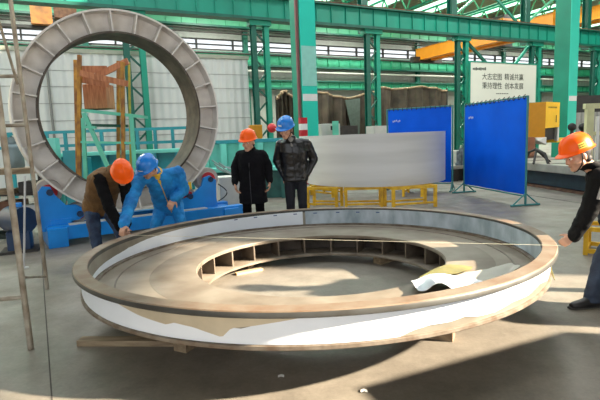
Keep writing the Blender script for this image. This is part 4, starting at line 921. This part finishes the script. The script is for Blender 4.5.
def helmet(parent, c, f, u, l, m, s=1.0, badge=None, tilt=0.0):
    f2 = (f * math.cos(tilt) + u * math.sin(tilt)); u2 = (u * math.cos(tilt) - f * math.sin(tilt)); M = Mat((l, f2, u2)).transposed(); o = c + u * .052 * s - f * .006
    mb = MB(); n = 48; prof = [(1.0, 0.0), (.985, .22), (.94, .45), (.85, .66), (.70, .83), (.50, .94), (.25, .99)]
    def rad(a): return (.118 * s, .146 * s)
    def pt(a, k, z, grow=0.0):
        rx, ry = rad(a); x = math.cos(a) * (rx * k + grow); y = math.sin(a) * (ry * k + grow); zz = z * .138 * s
        if k < .97 and z > .3:                              # raised ridges running front to back
            for cx, h in ((0, .010), (.035, .006), (-.035, .006)): zz += h * s * math.exp(-((x - cx * s) / (.010 * s)) ** 2)
        return o + M @ Vec((x, y, zz))
    rows = []
    def brim(a): return .012 * s + .030 * s * max(0, math.sin(a)) ** 2 * (1 if math.sin(a) > 0 else 0)
    ang = [2 * PI * i / n for i in range(n)]
    rows.append([o + M @ Vec((math.cos(a) * (.112 * s), math.sin(a) * (.140 * s), .004 * s)) for a in ang])                        # inside edge
    rows.append([pt(a, 1.0, 0, brim(a)) + M @ Vec((0, 0, -.010 * s - .006 * s * max(0, math.sin(a)))) for a in ang])
    rows.append([pt(a, 1.0, 0, brim(a) + .002) + M @ Vec((0, 0, -.004 * s - .006 * s * max(0, math.sin(a)))) for a in ang])
    rows.append([pt(a, 1.0, 0.06, .003) for a in ang])
    for k, z in prof[1:]: rows.append([pt(a, k, z) for a in ang])
    inner = [[o + M @ Vec((math.cos(a) * k * .110 * s, math.sin(a) * k * .138 * s, z * .128 * s)) for a in ang] for k, z in prof]
    bv = [[mb.bm.verts.new(p) for p in r] for r in rows]; top = mb.bm.verts.new(o + M @ Vec((0, 0, .150 * s)))
    iv = [bv[0]] + [[mb.bm.verts.new(p) for p in r] for r in inner[1:]]; itop = mb.bm.verts.new(o + M @ Vec((0, 0, .130 * s)))
    for R_ in (bv, iv):
        for A, B in zip(R_, R_[1:]):
            for i in range(n): mb.bm.faces.new((A[i], A[(i + 1) % n], B[(i + 1) % n], B[i]))
    for i in range(n): mb.bm.faces.new((bv[-1][i], bv[-1][(i + 1) % n], top)); mb.bm.faces.new((iv[-1][(i + 1) % n], iv[-1][i], itop))
    h = mb.build('safety_helmet', m, parent, smooth=True, ang=50)
    def on(a, z, out=.003):
        k = 1.0
        for (k0, z0), (k1, z1) in zip(prof, prof[1:]):
            if z0 <= z <= z1: k = k0 + (k1 - k0) * (z - z0) / (z1 - z0)
        p = pt(a, k, z, out); return p
    if badge:
        bm_, a0, a1, z0, z1 = badge; rows = [[on(a0 + (a1 - a0) * j / 6, z0 + (z1 - z0) * i / 3, .004) for j in range(7)] for i in range(4)]
        MB().grid(rows, .002).build('badge', bm_, h, smooth=True)
        if bm_.name.startswith('yellow'):
            q = MB()
            for r_ in (.3, .7):
                for j in range(3):
                    p = on(a0 + (a1 - a0) * (.2 + .3 * j), z0 + (z1 - z0) * r_, .006); q.box(p, (.012, .004, .008), a0 + PI / 2)
            q.build('badge_print', INK, h)
    return h
def person(label, base, J, head, mats, shoes=True, hat=None, badge=None, coat_hem=None, top_r=(.19, .125), hands=((.5, 1.1), (.5, 1.1)), hs=1.1, hh=1.03, fold=.007, voxel=.0085, strap=False, seed=0, vest=None, cuffs=None):
    """J: joints in world space. a = the person's left, b = right"""
    t = thing('person', label, 'person', base)
    hc, hf, hu_ = head; f, u, l = frame(hf, hu_)
    pel, che, nek = J['pel'], J['che'], J['nek']
    lat = (J['sa'] - J['sb']).normalized(); plat = (J['ha'] - J['hb']).normalized(); spine = (nek - pel).normalized(); dep = lat.cross(spine).normalized(); 
    if dep.dot(J['fwd']) < 0: dep = -dep
    pdep = plat.cross(spine).normalized()
    if pdep.dot(J['fwd']) < 0: pdep = -pdep
    tw, td = top_r
    # continuous body
    b = MB(); P, M = head_solids(b, hc, f, u, l, hs)
    b.capsule(nek - spine * .04, .062, P(0, -.02, -.05), .056)
    b.loft([(pel - spine * .10, plat * .13, pdep * .10), (pel, plat * .155, pdep * .11), (pel.lerp(che, .5), lat * .13, dep * .10), (che, lat * .155, dep * .115), (nek - spine * .05, lat * .12, dep * .08), (nek, lat * .06, dep * .06)])
    for s in 'ab':
        sh, el, wr = J['s' + s], J['e' + s], J['w' + s]
        b.capsule(che.lerp(nek, .55), .07, sh, .058).capsule(sh, .05, el, .038).capsule(el, .038, wr, .027)
        hd, hn, side = J['hand' + s]; c_, k_ = hands['ab'.index(s)]
        b.capsule(el.lerp(wr, .9), .027, wr + Vec(hd).normalized() * .02, .022); hand(b, wr, hd, hn, side, c_, k_)
        hp_, kn, an = J['h' + s], J['k' + s], J['a' + s]; fd = J['f' + s].normalized()
        b.capsule(hp_, .078, kn, .05).capsule(kn, .05, an, .036).capsule(an - V(0, 0, .03), .034, an + fd * .13 - V(0, 0, .05), .026)
    b.remesh('body', SKIN, t, voxel=voxel, it=2)
    for sx in (-1, 1):
        e = MB().ball(P(.031 * sx, .083, .004), .0125 * hs, sub=2).build('eye', EYEW, t, smooth=True); MB().ball(P(.031 * sx, .0925, .003), .0058 * hs, sub=2).build('iris', IRIS, e, smooth=True)
        MB().capsule(P(.016 * sx, .101, .024), .0038, P(.044 * sx, .090, .026), .003, 1).build('eyebrow', HAIR, t, smooth=True)
    MB().capsule(P(-.018, .0935, -.0655), .0042, P(.018, .0935, -.0655), .0042, 1).build('mouth', LIP, t, smooth=True)
    hr = MB(); hr.ball(P(0, -.026, .028), tuple(v * hs for v in (.083, .092, .094)), M, 3); hr.ball(P(0, -.05, -.045), tuple(v * hs for v in (.066, .052, .05)), M, 3)
    hr.remesh('hair', HAIR, t, voxel=.009, it=2)
    # trousers
    q = MB(); q.loft([(pel - spine * .13, plat * .165, pdep * .115), (pel - spine * .02, plat * .178, pdep * .128), (pel + spine * .10, plat * .165, pdep * .12)])
    for s in 'ab':
        hp_, kn, an = J['h' + s], J['k' + s], J['a' + s]; q.capsule(hp_, .098, kn, .072).capsule(kn, .072, an + V(0, 0, .03), .062)
        fd = J['f' + s].normalized(); q.loft([(an.lerp(kn, .25), V(.068, 0, 0), V(0, .068, 0)), (an + V(0, 0, -.035), V(.066, 0, 0), V(0, .07, 0))])
    q.remesh('trousers', mats['legs'], t, voxel=.011, it=3, fold=fold * .8, seed=seed + 3)
    # shoes
    for s in 'ab':
        an = J['a' + s]; fd = J['f' + s].copy(); fd.z = 0; fd.normalize(); sd = V(-fd.y, fd.x, 0); g = an.copy(); g.z = 0
        q = MB(); q.loft([(g - fd * .075 + V(0, 0, .04), sd * .030, V(0, 0, .036)), (g - fd * .04 + V(0, 0, .055), sd * .040, V(0, 0, .052)), (g + fd * .03 + V(0, 0, .05), sd * .042, V(0, 0, .048)), (g + fd * .10 + V(0, 0, .038), sd * .048, V(0, 0, .034)), (g + fd * .165 + V(0, 0, .030), sd * .045, V(0, 0, .027)), (g + fd * .20 + V(0, 0, .025), sd * .028, V(0, 0, .018))]); q.capsule(g + V(0, 0, .06), .042, g + V(0, 0, .12), .046)
        sh_ = q.remesh('shoe', mats.get('shoe', SHOE), t, voxel=.008, it=2)
        q = MB(); q.loft([(g - fd * .085 + V(0, 0, .009), sd * .030, V(0, 0, .009)), (g - fd * .03 + V(0, 0, .009), sd * .043, V(0, 0, .009)), (g + fd * .1 + V(0, 0, .009), sd * .051, V(0, 0, .009)), (g + fd * .19 + V(0, 0, .009), sd * .043, V(0, 0, .009)), (g + fd * .215 + V(0, 0, .009), sd * .024, V(0, 0, .009))]); q.build('sole', SOLE, sh_, smooth=True)
    # jacket or coat with sleeves
    def torso(q, tw, td, hem, hemw, neckr=.075, sh_r=.078):
        q.loft([(hem, plat * hemw[0], pdep * hemw[1]), (pel.lerp(hem, .4), plat * (hemw[0] * .4 + tw * .6), pdep * (hemw[1] * .4 + td * .6)), (pel.lerp(che, .45), lat * tw * .95, dep * td), (che, lat * tw * 1.02, dep * td * 1.06), (che.lerp(nek, .62), lat * tw * .86, dep * td * .82), (nek - spine * .015, lat * neckr * 1.1, dep * neckr), (nek + spine * .028, lat * neckr * .9, dep * neckr * .9)], n=32)
        for s in 'ab': q.capsule(che.lerp(nek, .60) , sh_r * 1.0, J['s' + s], sh_r)
    def sleeves(q, r=(.072, .058, .046), stop=.95):
        for s in 'ab':
            sh, el, wr = J['s' + s], J['e' + s], J['w' + s]; w2 = el.lerp(wr, stop); q.capsule(sh, r[0], el, r[1]).capsule(el, r[1], w2, r[2])
    hem = coat_hem if coat_hem is not None else pel - spine * .08
    hw = mats.get('hemw', (tw * 1.0, td * 1.08))
    if vest:
        q = MB(); torso(q, tw * .9, td * .88, pel - spine * .02, (tw * .88, td * .92), .07, .066); sleeves(q, (.078, .066, .052)); q.remesh('sweater', mats['top'], t, voxel=.010, it=3, fold=fold, seed=seed)
        q = MB(); torso(q, tw * 1.06, td * 1.1, hem, hw, .086, .080); q.remesh('vest', vest, t, voxel=.010, it=3, fold=fold, seed=seed + 5)
    else:
        q = MB(); torso(q, tw, td, hem, hw); sleeves(q, mats.get('sleeve', (.072, .058, .047)))
        top = q.remesh(mats.get('topname', 'jacket'), mats['top'], t, voxel=.010, it=7, fold=fold, fscale=mats.get('fs', 9.0), seed=seed)
    # collar
    q = MB(); cr = []
    cf = (P(0, -.02, -.08) - nek).normalized(); ca_ = lat; cd = dep
    for k, (h, g) in enumerate(((-.012, .084), (.020, .079), (mats.get('collar_top', .045), .082))): cr.append([nek + cf * h + ca_ * math.cos(a) * g + cd * math.sin(a) * g for a in [PI / 2 + .34 + (2 * PI - .68) * i / 30 for i in range(31)]])
    q.grid(cr, .012).build('collar', mats.get('collar', mats['top']), t, smooth=True)
    # shirt seen in the neck opening
    if 'shirt' in mats:
        q = MB(); q.loft([(nek - spine * .13 + dep * (td * .80), lat * .010, dep * .03), (nek - spine * .06 + dep * .068, lat * .040, dep * .036), (nek + spine * .012 + dep * .045, lat * .052, dep * .045)], n=20); q.build('shirt_front', mats['shirt'], t, smooth=True)
    # front closing of the coat
    if mats.get('closing', True) and not vest:
        pts = []
        for kk in range(9):
            c_ = hem.lerp(nek - spine * .06, kk / 8); r_ = td * (1.06 + .08 * math.sin(PI * kk / 8)) if kk < 7 else td * (.98 - .13 * (kk - 6)); pts.append(c_ + dep * (r_ + .002))
        MB().path(pts, .006, 6).build('front_closing', mats.get('zip', BLACK), t, smooth=True)
    if hat is not None:
        helmet(t, hc, f, u, l, hat, hh, badge)
    if strap:
        for sx in (-1, 1): MB().path([P(.088 * sx, .01, .03), P(.084 * sx, .02, -.02), P(.066 * sx, .03, -.07), P(.03 * sx, .06, -.115), P(0, .07, -.122)], .0055, 6).build('chin_strap', BLACK, t, smooth=True)
    if cuffs:
        for s in cuffs:
            el, wr = J['e' + s], J['w' + s]; d = (wr - el).normalized(); MB().tube(wr - d * .02, wr + d * .008, .040, .038, 18).build('cuff', WHITE_CL, t, smooth=True)
    return t, P
# --- man in the black coat, standing, looking down to his right at the ring
bx, by = -0.735, 7.46
J = dict(pel=V(bx, by, .90), che=V(bx, by - .02, 1.20), nek=V(bx - .01, by - .03, 1.405), fwd=V(-.15, -1, 0),
         sa=V(bx + .175, by - .02, 1.30), ea=V(bx + .26, by + .03, 1.12), wa=V(bx + .275, by - .07, .885), sb=V(bx - .175, by + .02, 1.30), eb=V(bx - .27, by + .03, 1.12), wb=V(bx - .265, by - .08, .875),
         ha=V(bx + .09, by, .88), ka=V(bx + .10, by - .03, .48), aa=V(bx + .11, by + .02, .09), hb=V(bx - .09, by, .88), kb=V(bx - .10, by - .03, .48), ab=V(bx - .11, by + .02, .09), fa=V(.15, -1, 0), fb=V(-.25, -1, 0),
         handa=(V(-.05, -.12, -1), V(-1, -.1, 0), -1), handb=(V(.12, -.1, -1), V(1, -.1, 0), 1))
person('man in a long black coat and orange helmet standing behind the ring', (bx, by, 0), J, (V(bx - .02, by - .12, 1.505), V(-.34, -.9, -.20), V(-.05, -.2, 1)), dict(top=COAT, legs=TROU, topname='coat', hemw=(.225, .15), sleeve=(.076, .064, .054), zip=mat('coat edge', (48, 48, 54), .7)), hat=HAT_O, coat_hem=V(bx, by, .555), top_r=(.205, .135), seed=1)
# --- tall man in the leather jacket, hands in pockets
bx, by = -0.06, 7.44
J = dict(pel=V(bx, by, .99), che=V(bx - .01, by - .03, 1.34), nek=V(bx - .05, by - .06, 1.555), fwd=V(-.25, -1, 0),
         sa=V(bx + .195, by + .0, 1.445), ea=V(bx + .30, by + .06, 1.20), wa=V(bx + .165, by - .055, .96), sb=V(bx - .205, by - .02, 1.445), eb=V(bx - .275, by + .05, 1.20), wb=V(bx - .165, by - .055, .96),
         ha=V(bx + .09, by, .95), ka=V(bx + .10, by - .03, .52), aa=V(bx + .12, by + .02, .09), hb=V(bx - .09, by, .95), kb=V(bx - .09, by - .03, .52), ab=V(bx - .10, by + .02, .09), fa=V(.2, -1, 0), fb=V(-.3, -1, 0),
         handa=(V(-.55, -.1, -.8), V(-.2, 1, -.1), 1), handb=(V(.55, -.1, -.8), V(.2, 1, -.1), -1))
person('tall man in a black leather jacket and blue helmet, hands in his pockets', (bx, by, 0), J, (V(bx - .11, by - .17, 1.675), V(-.42, -.84, -.36), V(-.1, -.36, 1)), dict(top=LEATH, legs=NAVY, shirt=GREYSH, hemw=(.205, .15), fs=11.0, sleeve=(.082, .072, .056)), hat=HAT_B, badge=(WHITE, 1.5, 1.95, .28, .42), coat_hem=V(bx, by, .885), top_r=(.215, .145), strap=True, seed=2, fold=.004, cuffs='ab')
# --- bent worker in the brown vest
hp = rpx(126, 231, .0)
pel = at(99, 206, 6.25); che = at(105, 181, 6.02); nek = at(114, 171, 5.86)
J = dict(pel=pel, che=che, nek=nek, fwd=V(.6, -.8, -.6), sa=at(124, 178, 6.0), ea=at(128, 205, 5.85), wa=at(126.5, 226, 5.72), sb=at(99, 178, 5.80), eb=at(109, 207, 5.64), wb=at(121, 229, 5.56),
         ha=pel + V(.09, .05, -.03), hb=pel + V(-.08, -.05, -.03), fa=V(.5, -.8, 0), fb=V(.6, -.8, 0),
         handa=(V(.0, -.5, -.8), V(-.5, -.6, .2), -1), handb=(V(.75, -.35, -.55), V(.3, .3, -1), 1))
g1 = fl(97, 268); J['ab'] = V(g1.x + .03, g1.y + .02, .09); J['aa'] = V(g1.x + .32, g1.y + .28, .09); J['kb'] = J['hb'].lerp(J['ab'], .5) + V(.04, -.10, 0); J['ka'] = J['ha'].lerp(J['aa'], .5) + V(.06, -.10, 0)
P1H = at(122, 174.5, 5.72)
person('worker in a brown vest, jeans and orange helmet bending over the ring edge', (g1.x + .15, g1.y + .12, 0), J, (P1H, V(.40, -.72, -.85), V(.35, -.75, .75)), dict(top=KNIT, legs=JEAN, hemw=(.20, .15)), hat=HAT_O, hs=1.0, hh=1.0, vest=VEST, fold=.009, coat_hem=pel - (nek - pel).normalized() * .03, top_r=(.195, .135), seed=4, hands=((.7, 1.12), (.7, 1.12)))
# --- bent worker in blue overalls
pel = at(168, 204, 6.75); che = at(162, 182, 6.42); nek = at(155, 171, 6.22)
J = dict(pel=pel, che=che, nek=nek, fwd=V(-.5, -.9, -.6), sa=at(178, 173, 6.42), ea=at(184, 190, 6.55), wa=at(173.5, 199, 6.32), sb=at(140, 179, 6.16), eb=at(130, 203, 5.82), wb=at(124, 225, 5.50),
         ha=pel + V(.11, .03, -.04), hb=pel + V(-.09, -.03, -.04), fa=V(.1, -1, 0), fb=V(-.3, -1, 0),
         handa=(V(-.3, -.6, -.7), V(-.2, .6, -.5), 1), handb=(V(-.1, -.65, -.75), V(.4, .5, -.6), 1))
J['aa'] = V(pel.x + .20, pel.y - .05, .09); J['ab'] = V(pel.x - .14, pel.y - .1, .09); J['ka'] = J['ha'].lerp(J['aa'], .5) + V(.05, -.14, .02); J['kb'] = J['hb'].lerp(J['ab'], .5) + V(-.03, -.14, .02)
person('worker in blue overalls and blue helmet bending over the ring edge, hand on knee', (pel.x, pel.y - .05, 0), J, (at(148, 168.5, 6.06), V(-.42, -.78, -.62), V(-.1, -.72, .85)), dict(top=WORKB, legs=WORKB, shirt=YCOL, collar=YCOL, hemw=(.20, .155), sleeve=(.088, .076, .064), zip=YEL), hat=HAT_B, hs=1.0, hh=1.0, badge=(WHITE, 1.2, 1.75, .12, .2), top_r=(.20, .14), seed=6, fold=.014, hands=((.8, 1.12), (.7, 1.12)))
# --- tape holder at the right edge, leaning in from the right
Y5 = 4.22
wr = at(574, 240, 4.2)
pel = at(618, 217, Y5 + .05); che = at(606, 184, Y5 + .02); nek = at(595, 168, Y5)
J = dict(pel=pel, che=che, nek=nek, fwd=V(-1, -.15, -.2), sa=at(600, 178, Y5 - .17), ea=at(589, 211, Y5 - .10), wa=at(573, 237, Y5 - .02), sb=at(603, 176, Y5 + .20), eb=at(628, 196, Y5 + .30), wb=at(622, 214, Y5 + .12),
         ha=pel + V(.02, -.09, -.03), hb=pel + V(.0, .09, -.03), fa=V(-1, -.12, 0), fb=V(-1, .25, 0),
         handa=(V(-1, -.05, -.55), V(.1, .9, -.5), -1), handb=(V(-.6, -.3, -.5), V(0, -1, 0), 1))
g = fl(592, 307); J['aa'] = V(g.x, g.y, .09); J['ab'] = V(g.x + .55, g.y + .35, .09); J['ka'] = J['ha'].lerp(J['aa'], .5) + V(-.07, 0, .0); J['kb'] = J['hb'].lerp(J['ab'], .5) + V(-.07, 0, 0)
YBADGE = mat('yellow badge', (226, 190, 60), .5)
tm, P5 = person('man in a black jacket and orange helmet holding the tape at the right edge', (g.x + .25, g.y + .15, 0), J, (at(577.5, 155.5, Y5 - .02), V(-.95, -.08, -.34), V(-.3, 0, 1)), dict(top=JACK, legs=JEAN_D, hemw=(.19, .14), sleeve=(.088, .078, .058), closing=False, collar_top=.10), hat=HAT_O, hs=1.05, hh=1.0, badge=(YBADGE, -.12, .32, .16, .5), top_r=(.20, .14), coat_hem=pel - (nek - pel).normalized() * .05, strap=True, seed=8, hands=((1.0, 1.0), (.7, 1.0)))
# pale grey yoke of his jacket
ax0, ax1 = J['sa'], J['ea']; ad = (ax1 - ax0).normalized(); e1 = (V(.75, -1, 0) - ad * V(.75, -1, 0).dot(ad)).normalized(); e2 = ad.cross(e1); q = MB(); rows = []
for i in range(10):
    k = -.02 + .062 * i; r = .094 - .012 * k; rows.append([ax0.lerp(ax1, k) + (e1 * math.cos(g_) + e2 * math.sin(g_)) * (r + .003 * math.sin(9 * k + 4 * g_)) for g_ in [-.75 + 1.75 * j / 12 for j in range(13)]])
q.grid(rows, .006).build('grey_panel', GREYP, tm, smooth=True)
# --- tape stretched between the two ends
ta = at(128, 235, 5.5); ta = rpx(128, 235, .012); tb_ = at(562, 245, 4.2)
tb_ = rpx(560.5, 245.5, .03)
tag(MB().bar(ta, tb_, .008, .0015).build('measuring_tape', mat('pale tape blade', (214, 206, 180), .4), loc=tb_), 'thin measuring tape stretched across the ring to the man at the right edge', 'tape')
# ------------------------------------------------------------------ light, camera, colour
sun = bpy.data.lights.new('sun', 'SUN'); sun.energy = 23; sun.angle = math.radians(1.3); sun.color = (1.0, .85, .66)
so = bpy.data.objects.new('sun', sun); COL.objects.link(so); so.rotation_euler = Vec((-.95, .21, -.45)).to_track_quat('-Z', 'Y').to_euler(); so.location = (20, 0, 10)
w = bpy.data.worlds.new('sky'); S.world = w; w.use_nodes = True; nt = w.node_tree; bg = nt.nodes['Background']
# overcast sky, brighter overhead
tc = nt.nodes.new('ShaderNodeTexCoord'); sx = nt.nodes.new('ShaderNodeSeparateXYZ'); nt.links.new(tc.outputs['Generated'], sx.inputs[0])
rp = nt.nodes.new('ShaderNodeValToRGB'); nt.links.new(sx.outputs['Z'], rp.inputs['Fac'])
rp.color_ramp.elements[0].position = 0.0; rp.color_ramp.elements[0].color = (.82, .84, .88, 1); rp.color_ramp.elements[1].position = .75; rp.color_ramp.elements[1].color = (.86, .92, .96, 1)
nt.links.new(rp.outputs['Color'], bg.inputs['Color']); bg.inputs['Strength'].default_value = 2.0
cam = bpy.data.cameras.new('camera'); co = bpy.data.objects.new('camera', cam); COL.objects.link(co)
cam.sensor_width = 36; cam.lens = FPX / 600 * 36; cam.clip_start = .05; cam.clip_end = 300
co.matrix_world = Mat.Translation(EYE) @ Mat((R2, U2, -_F)).transposed().to_4x4(); S.camera = co
S.view_settings.view_transform = 'Standard'; S.view_settings.look = 'None'; S.view_settings.gamma = 1; S.view_settings.exposure = 0.2; S.view_settings.use_curve_mapping = False

def fill_light(P, power, sx=3.0, sy=1.2):  # added area light to brighten the hall, no fixture behind it
    l = bpy.data.lights.new('hall_fill', 'AREA'); l.shape = 'RECTANGLE'; l.size = sx; l.size_y = sy; l.energy = power; l.color = (1, .97, .92)
    o = bpy.data.objects.new('hall_fill', l); COL.objects.link(o); o.location = P
for u in (-9, 3, 15, 27, 39):
    for v in (4.5, 13): fill_light(W(u, v, 11.2), 900)
for u in (10, 22): fill_light(W(u, -6, 12.6), 900)  # added fill for the sign side under the right roof piece
